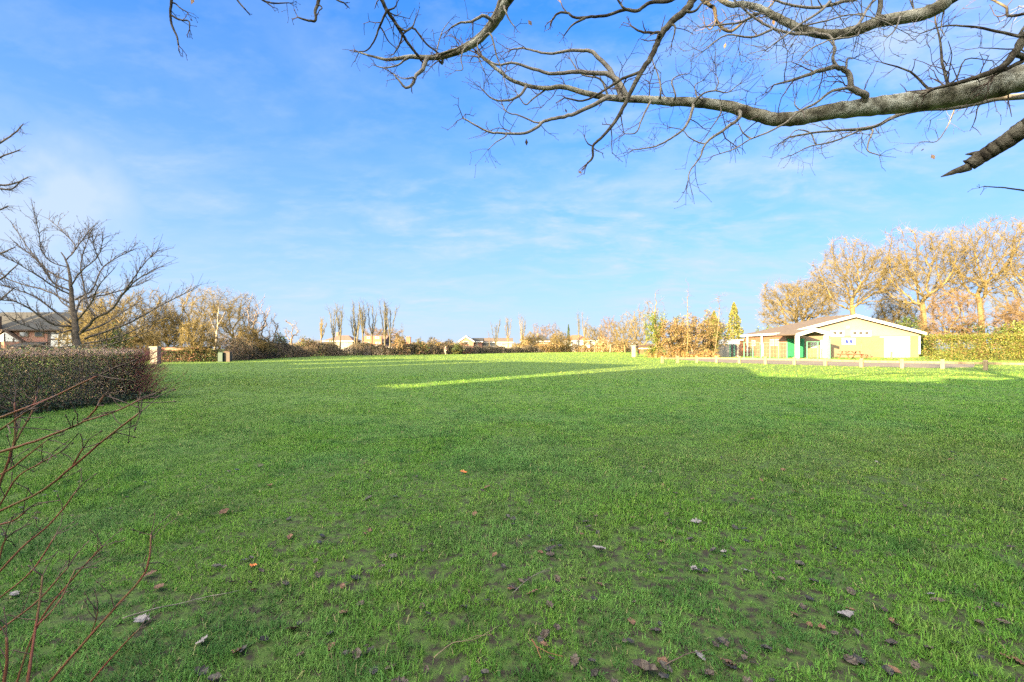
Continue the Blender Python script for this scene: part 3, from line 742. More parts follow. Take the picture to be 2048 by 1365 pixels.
# hanging limb left of centre
limb([(1026,-14),(1016,0),(999,32),(975,62),(952,85),(923,100),(888,113),(858,116),(817,114),(776,120),(744,113),(718,105)], 4.0, 5.0, 20, 3,
     pre=[(8.65,2.9,5.9,.15),(4.2,3.2,6.7,.09),(1.3,3.8,5.7,.055)], m='limb', sides=10, dens=6, tl=.20, jit=.07,
     subs=[([(1005,-8),(990,28),(962,66),(925,92),(880,108)],4.1,4.5,9,4,{'dens':4}),
           ([(855,117),(846,138),(832,152),(826,167),(811,176),(800,164),(788,149)],4.6,4.5,9,3,{'dens':8}),
           ([(885,115),(884,128),(878,122)],4.6,4.6,6,4,{'dens':1}),
           ([(964,32),(943,44),(917,47),(902,56)],4.1,4.2,6,3,{'dens':6}), ([(955,88),(958,117),(970,146)],4.2,4.2,3,1.5), ([(978,67),(993,111),(1005,146),(1011,170)],4.1,4.1,4,1.5),
           ([(826,155),(805,158),(796,152)],4.5,4.5,3,1.5), ([(1010,20),(1020,42),(1030,55)],4.0,4.0,4,2), ([(820,114),(797,130),(760,135),(752,132)],4.7,4.8,4,2),
           ([(928,98),(922,120),(925,140),(912,142)],4.3,4.3,3,1.5), ([(875,110),(878,85),(885,62),(897,45)],4.6,4.7,3,1.5)])
limb([(756,-14),(763,0),(773,20),(791,47),(805,70),(826,100),(838,114)], 4.3, 4.6, 8, 5, pre=[(4.2,3.3,6.6,.05),(.6,3.7,6.2,.04),(-.9,4.1,5.4,.025)], m='limb_dark', sides=7, dens=6, tl=.17,
     subs=[([(773,22),(759,53),(747,85),(732,102),(718,104)],4.35,4.5,5,2), ([(805,70),(797,94),(788,108)],4.45,4.5,4,2), ([(823,56),(852,88),(879,108)],4.45,4.6,4,3),
           ([(791,47),(812,62),(823,56),(832,36)],4.4,4.4,5,2), ([(775,22),(792,12),(796,2)],4.35,4.35,4,2), ([(765,60),(775,80),(793,98)],4.4,4.5,3,1.5)])
# twigs dangling at the top left
limb([(343,-14),(343,0),(341,31),(343,48),(354,74),(357,91)], 3.8, 3.8, 6, 3, pre=[(4.2,3.1,6.6,.05),(.9,3.0,6.7,.045),(-2.0,3.4,5.7,.03),(-2.8,3.7,4.9,.016)], m='limb_dark', sides=6, dens=2.5, tl=.12,
     subs=[([(342,31),(360,40),(378,43),(379,58)],3.8,3.8,4,2,{'dens':3}), ([(347,6),(360,16),(373,24)],3.8,3.8,3,2,{'dens':2})])
limb([(632,-20),(637,0),(631,23),(630,42),(615,41),(596,35)], 3.7, 3.7, 8, 3, pre=[(.9,3.1,6.6,.035),(-1.2,3.5,5.4,.02)], m='limb_dark', sides=6, dens=3, tl=.10,
     subs=[([(634,8),(644,16),(638,22)],3.7,3.7,3,2,{'dens':3})])
limb([(512,-22),(524,0),(542,6),(578,6)], 3.9, 3.9, 5, 2, pre=[(.5,3.2,6.6,.02),(-1.6,3.6,5.5,.014)], m='limb_dark', sides=5, dens=4, tl=.09, subs=[([(526,0),(536,8),(543,13)],3.9,3.9,3,2,{'dens':1})])
limb([(462,-20),(474,0),(491,20)], 3.9, 3.9, 4, 3, pre=[(-1.4,3.6,5.6,.014)], m='limb_dark', sides=5, dens=1, tl=.06)
limb([(664,-12),(674,0),(682,4),(688,6)], 3.9, 3.9, 4, 3, pre=[(-.9,3.6,5.6,.014)], m='limb_dark', sides=5, dens=4, tl=.08)
# limbs of the same tree above and outside the frame
for (pp, rr) in (([(8.8,3,4.4),(10.6,2.2,5.6),(13,1.0,6.4),(15.5,.4,7.2)],[.2,.15,.1,.03]), ([(8.7,3,5.6),(9.6,4.8,6.8),(10.2,7,7.6),(11.4,9,8.2)],[.17,.13,.08,.02]),
                 ([(8.6,3,6.2),(7.4,1.6,7.6),(6.2,0,8.4),(5.6,-1.6,9.2)],[.15,.11,.07,.02]), ([(8.8,3.2,7.6),(9.4,2.4,9.2),(10.4,2,11)],[.13,.09,.02])):
    sp, sr = spline(pp, rr, 6, rngB, .2); segs = []
    for i in range(6, len(sp)-1):
        for _ in range(2):
            d = rngB.normal(size=3); d[2] = abs(d[2])*.6
            zig(rngB, sp[i], d, .5+.9*rngB.random(), .014, segs, 2, False)
    MB().tube(sp, sr, 9).build('limb', M['limb'], TREE, smooth=True, segs=segs, smat=M['twig_grey'])
# a few dead leaves still hanging
pts = [P(x, y, d*.82) for x, y, d in ((1512,70,6.5),(1547,45,7.0),(1558,66,6.6),(1440,62,7.2),(1450,92,7.2),(1053,285,5.7),(1845,300,5.2),(1866,314,5.2),(1160,345,3.9),(1132,222,6.1),(1060,46,4.5),(385,2,3.8))]
obj('dead_leaf', leaf_mesh('dead_leaf', pts, .05, [(.16,.09,.05),(.25,.15,.08),(.10,.06,.04)], rngB, M['deadleaf'], .55, up=(0,0,-1.5)), TREE)

# ------------------------------------------------------------------ bare garden tree behind the left hedge
rngL = np.random.default_rng(23)
d = 18.0
LT = thing('bare_tree', 'spreading leafless tree with upswept branches behind the left hedge', 'tree', (0, 0, 0))
q, r = trace([(156,772),(155,697),(151,670),(150,643),(144,607),(141,561),(135,530),(129,515),(122,505)], d, d, 18, 2)
sp, sr = spline(q, r, 5, rngL, .08); MB().tube(sp, sr, 10).build('trunk', M['brown_bark'], LT, smooth=True)
LB = [([(145,650),(101,617),(68,593),(30,579),(0,570),(-40,556)],0,-1.5,7), ([(143,654),(110,650),(68,624),(35,605),(0,600),(-50,590)],0,-2.2,8),
 ([(164,664),(192,636),(220,622),(246,589),(272,561),(320,535)],0,-1.0,10), ([(190,633),(176,610),(169,579),(162,528),(172,490),(183,462)],0,.4,7),
 ([(169,678),(225,659),(265,643),(320,612),(360,592),(392,577)],0,1.2,8), ([(169,687),(211,680),(253,668),(300,645),(340,632)],0,-1.8,6),
 ([(141,607),(94,582),(47,570),(0,553),(-30,545)],0,1.6,6), ([(141,582),(101,561),(96,551),(70,518),(30,486)],0,-.8,6), ([(138,563),(98,544),(66,509),(26,450)],0,1.2,5),
 ([(135,535),(101,523),(85,505),(78,468),(70,432)],0,-.9,4), ([(133,520),(150,500),(131,469),(98,439)],0,.6,4), ([(150,500),(165,480),(178,462)],.2,.5,4),
 ([(150,600),(180,584),(206,535),(235,515),(267,500)],0,1.6,6), ([(204,532),(188,493),(185,472)],.9,.6,3.5), ([(246,589),(274,547),(295,520),(314,502)],-.6,-1.2,5),
 ([(146,620),(120,600),(112,570),(118,545)],0,2.0,5), ([(155,640),(180,610),(196,575),(226,540)],0,-2.2,6), ([(150,632),(165,600),(210,590),(262,575),(300,560)],0,2.4,6),
 ([(148,660),(100,668),(60,655),(20,640)],0,-2.6,5), ([(158,668),(205,650),(250,622),(285,600)],0,2.8,6), ([(140,575),(160,545),(200,505),(205,480)],0,-1.6,5),
 ([(141,590),(110,575),(75,552),(40,530),(0,510)],0,-2.0,5), ([(163,690),(120,695),(70,690),(25,694)],0,1.5,5), ([(165,690),(215,690),(262,676),(305,660)],0,-2.6,5)]
for px, a, b_, w in LB:
    segs = []; q, r = trace(px, d+a, d+b_, w*.62, 1.2); sp, sr = spline(q, r, 4, rngL, .25)
    for i in range(2, len(sp)-1):
        t = sp[i+1]-sp[i]; t /= np.linalg.norm(t)
        for _ in range(3):
            if rngL.random() < .8:
                s = np.cross(t, rngL.normal(size=3)); s /= np.linalg.norm(s); s[2] = abs(s[2])*.8+.4
                L0 = .25+.75*rngL.random(); q0 = sp[i]; dd = t*.9+s*.8; n = 4
                for k in range(n):
                    dd = dd+rngL.normal(size=3)*.22; dd /= np.linalg.norm(dd); e = q0+dd*L0/n
                    segs.append((*q0, *e, .011*(1-k/n*.7), .011*(1-(k+1)/n*.7)))
                    if k: 
                        s2 = np.cross(dd, rngL.normal(size=3)); s2 /= np.linalg.norm(s2)
                        segs.append((*e, *(e+s2*.05), .009, .004)); 
                        if rngL.random() < .4: segs.append((*e, *(e+(dd+s2)*.16), .006, .003))
                    q0 = e
                segs.append((*q0, *(q0+dd*.04), .012, .004))
    t = sp[-1]-sp[-2]; t /= np.linalg.norm(t)
    for k in range(3):
        dd = t+rngL.normal(size=3)*.4; segs.append((*sp[-1], *(sp[-1]+dd*.45), .009, .004))
    MB().tube(sp, sr, 6).build('branch', M['brown_bark'], LT, smooth=True, segs=segs, smat=M['brown_twig'])

# second tree, only its branch tips reach in at the left edge
LT2 = thing('bare_tree', 'leafless tree beyond the left edge, only its upper branch tips in view', 'tree', (0, 0, 0))
d = 12.0
q, r = spline([(-17.4,12,-.1),(-17.2,12,1.5),(-17.3,12.2,3.5),(-17.0,12.1,5.2),(-17.1,12,7.2)], [.24,.18,.14,.09,.03], 4, rngL, .1); MB().tube(q, r, 9).build('trunk', M['brown_bark'], LT2, smooth=True)
segs = []
for px, pre in (([(-60,310),(0,286),(30,266),(45,250)],(-17.1,12,5.6,.05)), ([(-60,345),(0,315),(40,300)],(-17.1,12,5.2,.04)), ([(-50,372),(0,371),(30,367),(57,354)],(-17.0,12,4.8,.05)),
                ([(-40,370),(0,378),(22,379),(40,365)],(-17.0,12,4.7,.04)), ([(-50,450),(0,420),(16,412)],(-17.1,12,3.9,.04)), ([(-60,540),(0,508),(30,495)],(-17.1,12,2.6,.05)), ([(-60,600),(0,560),(35,530)],(-17.2,12,2.0,.05)),
                ([(-60,640),(0,600),(30,575)],(-17.2,12,1.6,.05))):
    q, r = trace(px, d, d+.3, 5, 2, [pre]); sp, sr = spline(q, r, 5, rngL, .2); segs = []
    for i in range(5, len(sp)):
        for _ in range(2): zig(rngL, sp[i], rngL.normal(size=3)+np.array([.8, 0, .3]), .12+.2*rngL.random(), .006, segs, 0)
    MB().tube(sp, sr, 6).build('branch', M['brown_bark'], LT2, smooth=True, segs=segs, smat=M['brown_twig'])

# ------------------------------------------------------------------ red-stemmed shrub at the left foreground
DW = thing('dogwood_shrub', 'red-stemmed leafless shrub leaning in at the lower left foreground', 'shrub', (0, 0, 0))
rngD = np.random.default_rng(31)
DS = [([(0,836),(103,796),(155,771),(197,751)],1.5,1.35,6,4), ([(0,904),(70,883),(124,862),(166,844),(190,820),(208,791)],1.45,1.35,6.5,4), ([(166,844),(234,822),(284,798)],1.36,1.4,4,3),
 ([(0,1023),(87,980),(145,934),(211,878),(279,826)],1.55,1.5,6,4), ([(145,933),(155,915),(166,897)],1.53,1.5,4,3), ([(30,890),(30,850),(29,805)],1.5,1.5,4,3), ([(20,905),(33,880),(63,826),(73,794)],1.5,1.55,5,3),
 ([(0,950),(22,938),(47,918),(95,880)],1.6,1.6,5,2), ([(0,967),(14,930),(28,885),(34,860)],1.6,1.6,6,4), ([(99,1365),(181,1271),(245,1200),(290,1145),(300,1110),(302,1070)],1.6,1.75,6.5,4),
 ([(181,1365),(238,1299),(279,1258)],1.7,1.75,5,3), ([(56,1365),(72,1254),(80,1200),(85,1152)],1.5,1.6,7,4), ([(0,1261),(82,1196),(110,1165),(136,1135)],1.6,1.7,5,3), ([(0,1196),(61,1145),(112,1070)],1.8,1.9,4,3),
 ([(7,1135),(50,1090),(95,1053),(125,1020),(153,982)],1.7,1.8,5,3), ([(34,1365),(85,1234),(136,1169),(170,1130),(204,1094)],1.7,1.8,5,3), ([(8,1365),(14,1320),(13,1275)],1.4,1.4,7,5), ([(0,1050),(30,1040),(60,1015)],1.6,1.6,4,3),
 ([(181,1271),(192,1240),(196,1222)],1.68,1.68,3,2), ([(72,1254),(110,1215),(150,1140)],1.55,1.65,4,2.5), ([(0,860),(30,840),(58,820)],1.35,1.3,5,3), ([(0,1115),(8,1085),(14,1075)],1.5,1.5,4,4), ([(0,1010),(40,950),(75,930),(120,905)],1.7,1.7,4,2)]
segs = []
for px, a, b_, w0, w1 in DS:
    off = px[0][0] <= 10 or px[0][1] >= 1360
    pre = None
    if off:
        A_ = np.array(P(*px[0], a)); B_ = np.array(P(*px[1], a)); dv = (A_-B_)/np.linalg.norm(A_-B_); q1 = A_+dv*.3; q2 = q1+dv*.35; q2[2] = min(q2[2], q1[2]*.55)
        q3 = q2+dv*.15; q3[2] = -.03; r_ = w0*.45/F*a
        pre = [(*q3, r_*1.2), (*q2, r_*1.1), (*q1, r_)] if q1[2] > .06 else [(*(A_+dv*.1*0+np.array([-.05, 0, -A_[2]-.03])), r_)]
    q, r = trace(px, a, b_, w0*.82, w1*.85, pre); sp, sr = spline(q, r, 4, rngD, .12); 
    segs = []; t = sp[-1]-sp[-2]; t /= np.linalg.norm(t)
    for k in range(3): zig(rngD, sp[-1], t+rngD.normal(size=3)*.5, .05+.04*rngD.random(), .0022, segs, 0)
    for i in range(max(2, len(sp)//2), len(sp)-1):
        if rngD.random() < .35: zig(rngD, sp[i], t+rngD.normal(size=3)*.7, .04+.08*rngD.random(), .002, segs, 0)
    MB().tube(sp, sr, 7).build('stem', M['red_stem'], DW, smooth=True, segs=segs, smat=M['twig'])
# ------------------------------------------------------------------ distant leafless trees
def trunk_line(rng, h, lean=.0, n=8, x0=0, y0=0):
    p = []; 
    for i in range(n+1):
        t = i/n; p.append((x0+lean*t*h+.02*h*math.sin(3*t+x0), y0+.015*h*math.sin(2.3*t+1), -.2+t*(h+.2)))
    return p
def oak(seed, H, Rx, name, label, loc, mt, mc, group=None, n=900, th=.28, rb=.5, tw=4, squash=.62, cz=.56, thr=.09, rtip=.027, twl=1.25,shell=.35, droop=.0, trop=.02, di=5.0, sf=.021):
    rng = np.random.default_rng(seed)
    at = ellip(rng, n, (0, 0, H*cz), (Rx, Rx*.9, H*(1-cz)*1.0), shell, cut=H*.20)
    st = H*sf
    b, s, nd, rd = grow_tree(rng, at, trunk_line(rng, H*th, rng.normal()*.05), st, st*di, st*2.0, rtip, rb, tw, twl, thr, 2.3, trop, .20, droop)
    return tree_thing(name, label, 'tree', loc, b, s, mt, mc, group)

def bloc(px, d): x = PX(px, d); return (x, d, zt(x, d))
def Ht(py, d, z0=0): return PZ(py, d)-z0
GO = 'tall leafless trees behind the pavilion'
oak(101, Ht(484, 92), 8.9,'oak_tree', 'broad golden-lit leafless oak behind the pavilion roof ridge', bloc(1712, 92), M['gold_bark'], M['gold_twig'], GO, n=3800, rb=.44, th=.40, cz=.70)
oak(102, Ht(454, 86), 8.3,'oak_tree', 'tall rounded leafless oak behind the right end of the pavilion', bloc(1852, 86), M['gold_bark'], M['gold_twig'], GO, n=3900, rb=.44, th=.38, cz=.69)
oak(103, Ht(436, 82), 6.8,'oak_tree', 'tall open-crowned leafless oak over the clipped hedge at the right', bloc(1968, 82), M['gold_bark'], M['gold_twig'], GO, n=2900, rb=.42, th=.40, cz=.70)
oak(104, Ht(432, 76), 7.0, 'oak_tree', 'dense golden leafless oak cut off by the right edge', bloc(2085, 76), M['gold_bark'], M['gold_twig'], GO, n=3200, rb=.5, th=.2, cz=.52)
oak(105, Ht(560, 98), 7.6, 'oak_tree', 'smaller spreading leafless oak behind the left part of the pavilion roof', bloc(1594, 98), M['gold_bark'], M['gold_twig'], GO, n=2200, rb=.5, th=.36, trop=-.02, cz=.68)
oak(106, Ht(575, 68), 3.6,'young_tree', 'slender tree with rusty twigs rising from behind the clipped hedge', bloc(1903, 68), M['gold_bark'], M['rust_twig'], None, n=900, rb=.16, th=.34, thr=.05, twl=.8)
oak(107, Ht(600, 70), 3.0,'young_tree', 'bushy rusty-twigged tree between two tall oaks at the right edge', bloc(2030, 72), M['gold_bark'], M['rust_twig'], None, n=800, rb=.16, th=.2, thr=.05, twl=.8)
oak(108, Ht(590, 96), 4.5,'oak_tree', 'leafless tree low behind the ridge between the two largest oaks', bloc(1790, 100), M['olive_bark'], M['gold_twig'], GO, n=900, rb=.35, th=.24, cz=.66)
# centre and left groups of golden trees
GG = 'golden leafless trees round the far edge of the field'
for (sd, px, d, top, wpx, lab, mc, kw) in (
    (121, 1285, 122, 609, 92, 'round golden leafless tree left of the ivy-clad tree', 'gold_twig', dict(th=.15, cz=.52)),
    (122, 1250, 132, 640, 62, 'low golden bushy tree left of the round golden tree', 'gold_twig', dict(th=.1, cz=.5)),
    (123, 1220, 136, 630, 40, 'thin rosy-twigged tree behind the field shelter', 'rust_twig', dict(th=.2, cz=.55)),
    (124, 1190, 146, 650, 52, 'small golden tree beside the last tall poplar', 'gold_twig', dict(th=.1, cz=.5)),
    (125, 1093, 172, 644, 74, 'hazy pinkish domed tree beyond the dark-roofed far house', 'rust_twig', dict(th=.12, cz=.5)),
    (126, 1062, 140, 668, 44, 'low golden bushy tree left of the dark-roofed far house', 'gold_twig', dict(th=.05, cz=.45)),
    (127, 1118, 142, 664, 44, 'low golden bushy tree right of the dark-roofed far house', 'gold_twig', dict(th=.05, cz=.45)),
    (128, 766, 130, 654, 92, 'wide pale domed tree behind the left poplars', 'rust_twig', dict(th=.1, cz=.5)),
    (129, 470, 64, 592, 92, 'golden leafless tree to the right of the white-barked birch', 'gold_twig', dict(th=.2, cz=.55)),
    (130, 385, 60, 578, 92, 'golden leafless tree to the left of the white-barked birch', 'gold_twig', dict(th=.22, cz=.55)),
    (131, 262, 54, 578, 165, 'broad golden tree seen through the spreading bare garden tree', 'gold_twig', dict(th=.2, cz=.52)),
    (132, 195, 58, 600, 120, 'golden tree rising over the dark house roof at the left', 'gold_twig', dict(th=.22, cz=.52)),
    (133, 335, 56, 612, 80, 'leafless tree behind the white gatepost', 'gold_twig', dict(th=.2, cz=.55)),
    (134, 515, 62, 596, 58, 'open thin-branched tree right of the golden group at the left', 'brown_twig', dict(th=.3, cz=.6, n=260, tw=2, twl=.5)),
    (135, 541, 66, 620, 44, 'thin crooked tree at the end of the golden group', 'brown_twig', dict(th=.3, cz=.6, n=160, tw=2, twl=.5)),
    (136, 583, 74, 638, 36, 'small gaunt tree standing alone in the dark hedgerow', 'brown_twig', dict(th=.45, cz=.68, n=90, tw=2, twl=.4)),
    (137, 395, 49, 640, 78, 'low gnarled fork-trunked tree behind the clipped green hedge', 'gold_twig', dict(th=.1, cz=.5, n=500)),
    (138, 285, 47, 656, 70, 'low many-stemmed tree behind the end of the left hedge', 'gold_twig', dict(th=.08, cz=.5, n=400)),
    (139, 500, 60, 655, 70, 'low scrubby tree under the golden group right of the birch', 'gold_twig', dict(th=.06, cz=.45, n=500)),
    ):
    H = Ht(top, d, zt(PX(px, d), d)); Rx = wpx/2/F*d
    kk = dict(n=1300, sf=.03, rb=.02*H+.03, thr=.05, twl=.8,rtip=.016+.00008*d); kk.update(kw)
    oak(sd, H, Rx, 'bare_tree', lab, bloc(px, d), M['gold_bark'] if 'gold' in mc else M['brown_bark'], M[mc], GG, **kk)
# birch
rng = np.random.default_rng(140); d = 55.0; H = Ht(568, d)
at = ellip(rng, 900, (.2, 0, H*.62), (3.0, 2.6, H*.38), .4, cut=H*.22)
tl = [(-.1,0,-.2),(-.05,0,.6),(-.12,0,1.3),(.0,0,2.1),(.08,0,2.9),(.14,0,3.6)]
tl = tl[:-1]+[(.14,0,3.6),(.22,.02,4.4),(.20,0,5.2),(.30,.03,6.0),(.28,0,6.8)]
b, s, _, _ = grow_tree(rng, at, tl[3:], .22, 2.2, .4, .011, .055, 3, .6, 1.0, 2.1, .05, .22, .12)
bt = tree_thing('birch_tree', 'white-barked birch with a golden leafless crown above the green hedge', 'tree', bloc(432, d), [], s, M['birch'], M['gold_twig'])
sp, sr = spline(tl, [.17,.145,.13,.12,.10,.09,.07,.055,.04,.015][:len(tl)], 4, rng, .08); b = MB().tube(sp, sr, 9)
for br in ([(.12,0,3.0),(-.35,.1,3.9),(-.75,.1,5.0),(-.95,.1,6.0)], [(.2,0,4.2),(.7,-.1,4.9),(1.1,-.1,5.8)], [(-.1,0,1.6),(-.6,.2,2.1),(-1.2,.3,2.9)]):
    q, r = spline(br, [.04,.03,.02,.01][:len(br)], 4, rng, .1); b.tube(q, r, 6)
b.build('trunk', M['birch'], bt, smooth=True)
# poplars: pollarded, brush-like upright shoots
def poplar(seed, H, wid, label, loc, stems, mt='olive_bark', fan=.5, fork=.25):
    wid *= 1.15; rng = np.random.default_rng(seed); t = thing('poplar_tree', label, 'tree', loc, 'tall pollarded poplars along the field edge')
    tk = []; cr = []
    for si in range(stems):
        x0 = 0 if stems == 1 else (si-(stems-1)/2)*wid*.18
        # main stem with 2-5 near-vertical leaders
        fz = H*(fork+.12*rng.random()); base = np.array([x0, .2*rng.normal(), -.2]); f = np.array([x0*1.3+rng.normal()*.08, 0, fz])
        tk.append((*base, *f, .028*H**.9*.75, .019*H**.9*.75))
        nl = rng.integers(3, 6)
        for k in range(nl):
            a = (k+.5)/nl*2-1; tx = x0*1.6+(a+.3*rng.normal())*wid*fan*(.7+.5*rng.random()); hz = H*(.66+.34*rng.random())*(1-.08*abs(a))
            p = f.copy(); n = 9; ox = tx-f[0]; oy = rng.normal()*wid*.25
            for i in range(1, n+1):
                q_ = i/n; e = np.array([f[0]+ox*(q_**.7)+rng.normal()*.06, f[1]+oy*q_**.7, fz+(hz-fz)*q_])
                r0 = .0095*H*(1-.7*(i-1)/n); r1 = .0095*H*(1-.7*i/n)
                tk.append((*p, *e, r0, r1))
                m = 5 if i > 2 else 2
                for _ in range(m):
                    s0 = p+(e-p)*rng.random(); ln = H*(.05+.05*rng.random())*(.6+.5*q_)
                    dr = np.array([rng.normal()*.35, rng.normal()*.35, 1.0]); dr /= np.linalg.norm(dr); side = rng.normal(size=3)*.22; side[2] = 0
                    m1 = s0+side*ln*1.2+dr*ln*.5; cr.append((*s0, *m1, .024, .02)); cr.append((*m1, *(m1+dr*ln*.6), .02, .008))
                p = e
    obj('trunk', seg_mesh('trunk', tk, M[mt], 6), t); obj('crown', seg_mesh('crown', cr, M['olive_bark' if mt == 'olive_bark' else 'gold_twig'], 3), t)
for (sd, px, d, top, w, st, lab, mt) in (
    (201, 644, 84, 621, 1.5, 1, 'shortest and leftmost of the poplars on the left side of the field', 'gold_bark'),
    (202, 668, 86, 595, 1.9, 1, 'forked poplar next to the shortest one, its top leaning left', 'olive_bark'),
    (203, 680, 86, 600, 1.0, 1, 'thin dark poplar pressed against the forked poplar', 'olive_bark'),
    (204, 711, 88, 594, 2.2, 2, 'dense poplar, left stem group of the thick clump in front of the dormer house', 'olive_bark'),
    (205, 724, 88, 595, 1.7, 1, 'dense poplar, right stem group of the thick clump in front of the dormer house', 'olive_bark'),
    (206, 743, 90, 597, 1.8, 1, 'narrow poplar in front of the middle of the dormer house', 'olive_bark'),
    (207, 770, 91, 588, 2.2, 1, 'tallest poplar with a loose open top right of the dormer house', 'olive_bark'),
    (208, 781, 91, 597, 1.5, 1, 'loose poplar right behind the tallest poplar', 'olive_bark'),
    (209, 992, 126, 637, 2.6, 1, 'crooked poplar in the centre in front of the long far roof', 'olive_bark'),
    (210, 1016, 128, 634, 1.7, 1, 'narrow dense poplar right of the crooked central one', 'gold_bark'),
    (211, 1045, 140, 624, 2.6, 1, 'sparse golden poplar left of the domed hazy tree', 'gold_bark'),
    (212, 1157, 150, 620, 1.6, 1, 'left of the pair of poplars by the far orange roof', 'olive_bark'),
    (213, 1169, 150, 616, 1.8, 1, 'right of the pair of poplars by the far orange roof', 'gold_bark')):
    l = bloc(px, d); poplar(sd, Ht(top, d, l[2]), w, lab, l, st, mt)
def sapling(seed, px, d, top, w, label, mt, mc, n=120, lean=0.0):
    rng = np.random.default_rng(seed); l = bloc(px, d); H = Ht(top, d, l[2])
    at = ellip(rng, n, (lean*H*.6, 0, H*.66), (w, w, H*.34), .2, cut=H*.25)
    b, s, _, _ = grow_tree(rng, at, trunk_line(rng, H*.75, lean, 14), H*.03, H*.2, H*.05, .013, .048, 2,.5, .03, 2.2, .12, .2)
    tree_thing('sapling', label, 'tree', l, b, s, M[mt], M[mc])
sapling(221, 1374, 63, 556, .9, 'tall thin sapling rising out of the thicket beside the car park', 'gold_bark', 'gold_twig', 60)
sapling(222, 1428, 63, 574, 1.7, 'wispy leaning sapling at the right end of the thicket', 'gold_bark', 'gold_twig', 50, .10)
sapling(223, 789, 90, 640, .5, 'small leaning bare tree right of the tallest poplar', 'olive_bark', 'olive_bark', 40, .35)
sapling(224, 978, 124, 661, .7, 'stubby pollard left of the crooked central poplar', 'gold_bark', 'rust_twig', 60)

# thicket by the car park: ivy-clad tree, brown leafy scrub trees
IVY = [(.08, .12, .018), (.12, .15, .025), (.05, .08, .018), (.16, .175, .035)]
BRN = [(.19, .125, .06), (.16, .10, .048), (.24, .17, .08), (.12, .09, .04), (.15, .125, .04)]
def leafy(seed, px, d, top, w, label, name, cat, pal, n=2600, sz=.16, mt='brown_bark', mc='gold_twig', low=.12, cz=.52, group=None, wts=None, ftop=9.0):
    rng = np.random.default_rng(seed); l = bloc(px, d); H = Ht(top, d, l[2])
    at = ellip(rng, 420, (0, 0, H*cz), (w, w*.9, H*(1-cz)), .35, cut=H*low)
    b, s, nd, rd = grow_tree(rng, at, trunk_line(rng, H*.35, rng.normal()*.06), H*.04, H*.25, H*.08, .014, .02*H+.02, 2, .5, .05, 2.3, .03, .3)
    t = tree_thing(name, label, cat, l, b, s, M[mt], M[mc], group, cn='branches')
    src = nd[rng.integers(0, len(nd), n)]; pts = src+rng.normal(size=(n, 3))*.22*np.array([1, 1, .9]); pts = pts[(pts[:, 2] > .05) & (pts[:, 2] < ftop*H*(.8+.4*rng.random(len(pts))))]
    obj('foliage', leaf_mesh('foliage', pts, sz, pal, rng, M['leaf'], .7, weights=wts), t)
    return t
leafy(231, 1312, 67, 578, 1.7,'tall tree wrapped in yellow-green ivy at the end of the knee-rail fence', 'ivy_tree', 'tree', IVY, 5200, .19, 'gold_bark', 'gold_twig', .02, .5, ftop=.58)
leafy(232, 1340, 66, 636, 2.6, 'brown-leaved scrubby tree right of the ivy-clad tree', 'scrub_tree', 'tree', BRN, 4600, .19)
leafy(233, 1385, 65, 628, 2.7, 'brown-leaved scrubby tree in the middle of the thicket', 'scrub_tree', 'tree', BRN, 4600, .19)
leafy(234, 1424, 67, 626, 2.1, 'brown and green scrubby tree at the right end of the thicket', 'scrub_tree', 'tree', BRN+IVY[:2], 4400, .19)
leafy(235, 1362, 70, 630, 2.2, 'pale twiggy tree in the back of the thicket', 'scrub_tree', 'tree', IVY+BRN, 3000, .18)
# conifers and evergreens
def conifer(seed, px, d, top, w, label, pal, n=5200):
    rng = np.random.default_rng(seed); l = bloc(px, d); H = Ht(top, d, l[2]); t = thing('conifer', label, 'tree', l)
    obj('trunk', seg_mesh('trunk', [(0, 0, -.2, 0, 0, H*.95, .2, .03)], M['brown_bark'], 6), t)
    z = H*rng.random(n)**1.5*.98+.15; th = rng.random(n)*6.283
    prof = w*(1-(z/H))**.75*(.80+.2*np.sin(z*3.1+th*3))
    r = prof*np.sqrt(.35+.65*rng.random(n)); pts = np.stack([r*np.cos(th), r*np.sin(th), z-r*.12], 1)
    obj('foliage', leaf_mesh('foliage', pts, .42, pal, rng, M['conifer'], .38, up=(0, 0, .5)), t)
CON = [(.11, .125, .024), (.14, .14, .032), (.075, .095, .022), (.17, .135, .045)]
DRK = [(.03, .055, .02), (.05, .08, .025), (.08, .11, .03), (.025, .04, .018)]
conifer(241, 1468, 90, 605, 2.9,'yellow-green conifer with a pointed top left of the pavilion', CON)
conifer(242, 1428, 88, 623, 2.4,'shorter golden-green conifer behind the thicket', CON)
conifer(243, 1137, 160, 649, 1.3, 'dark pointed evergreen above the far orange roof', DRK, 1500)
leafy(251, 1815, 84, 632, 3.6, 'dark green holly behind the right slope of the pavilion roof', 'evergreen_bush', 'bush', DRK+IVY[:1], 3800, .30, low=.05, cz=.42)
leafy(252, 1848, 78, 655, 1.8, 'olive-green bush at the right corner of the pavilion', 'evergreen_bush', 'bush', IVY+DRK, 2200, .26, low=.03, cz=.4)
leafy(253, 2040, 64, 640, 2.6, 'yellow-green evergreen bush above the hedge at the right edge', 'evergreen_bush', 'bush', IVY, 2800, .26, low=.05, cz=.42)
leafy(254, 1960, 66, 642, 4.2, 'dark tangled evergreen mass above the middle of the right hedge', 'evergreen_bush', 'bush', DRK+BRN[:2], 3400, .28, low=.03, cz=.42)
leafy(255, 1538, 94, 652, 3.6, 'yellow-green bush showing over the left end of the pavilion roof', 'evergreen_bush', 'bush', IVY, 2600, .32, low=.03, cz=.42)
leafy(256, 236, 37, 652, .85, 'ivy-covered stump-like bush under the spreading bare tree', 'ivy_bush', 'bush', IVY+DRK[:2], 1500, .14, low=.02, cz=.45)
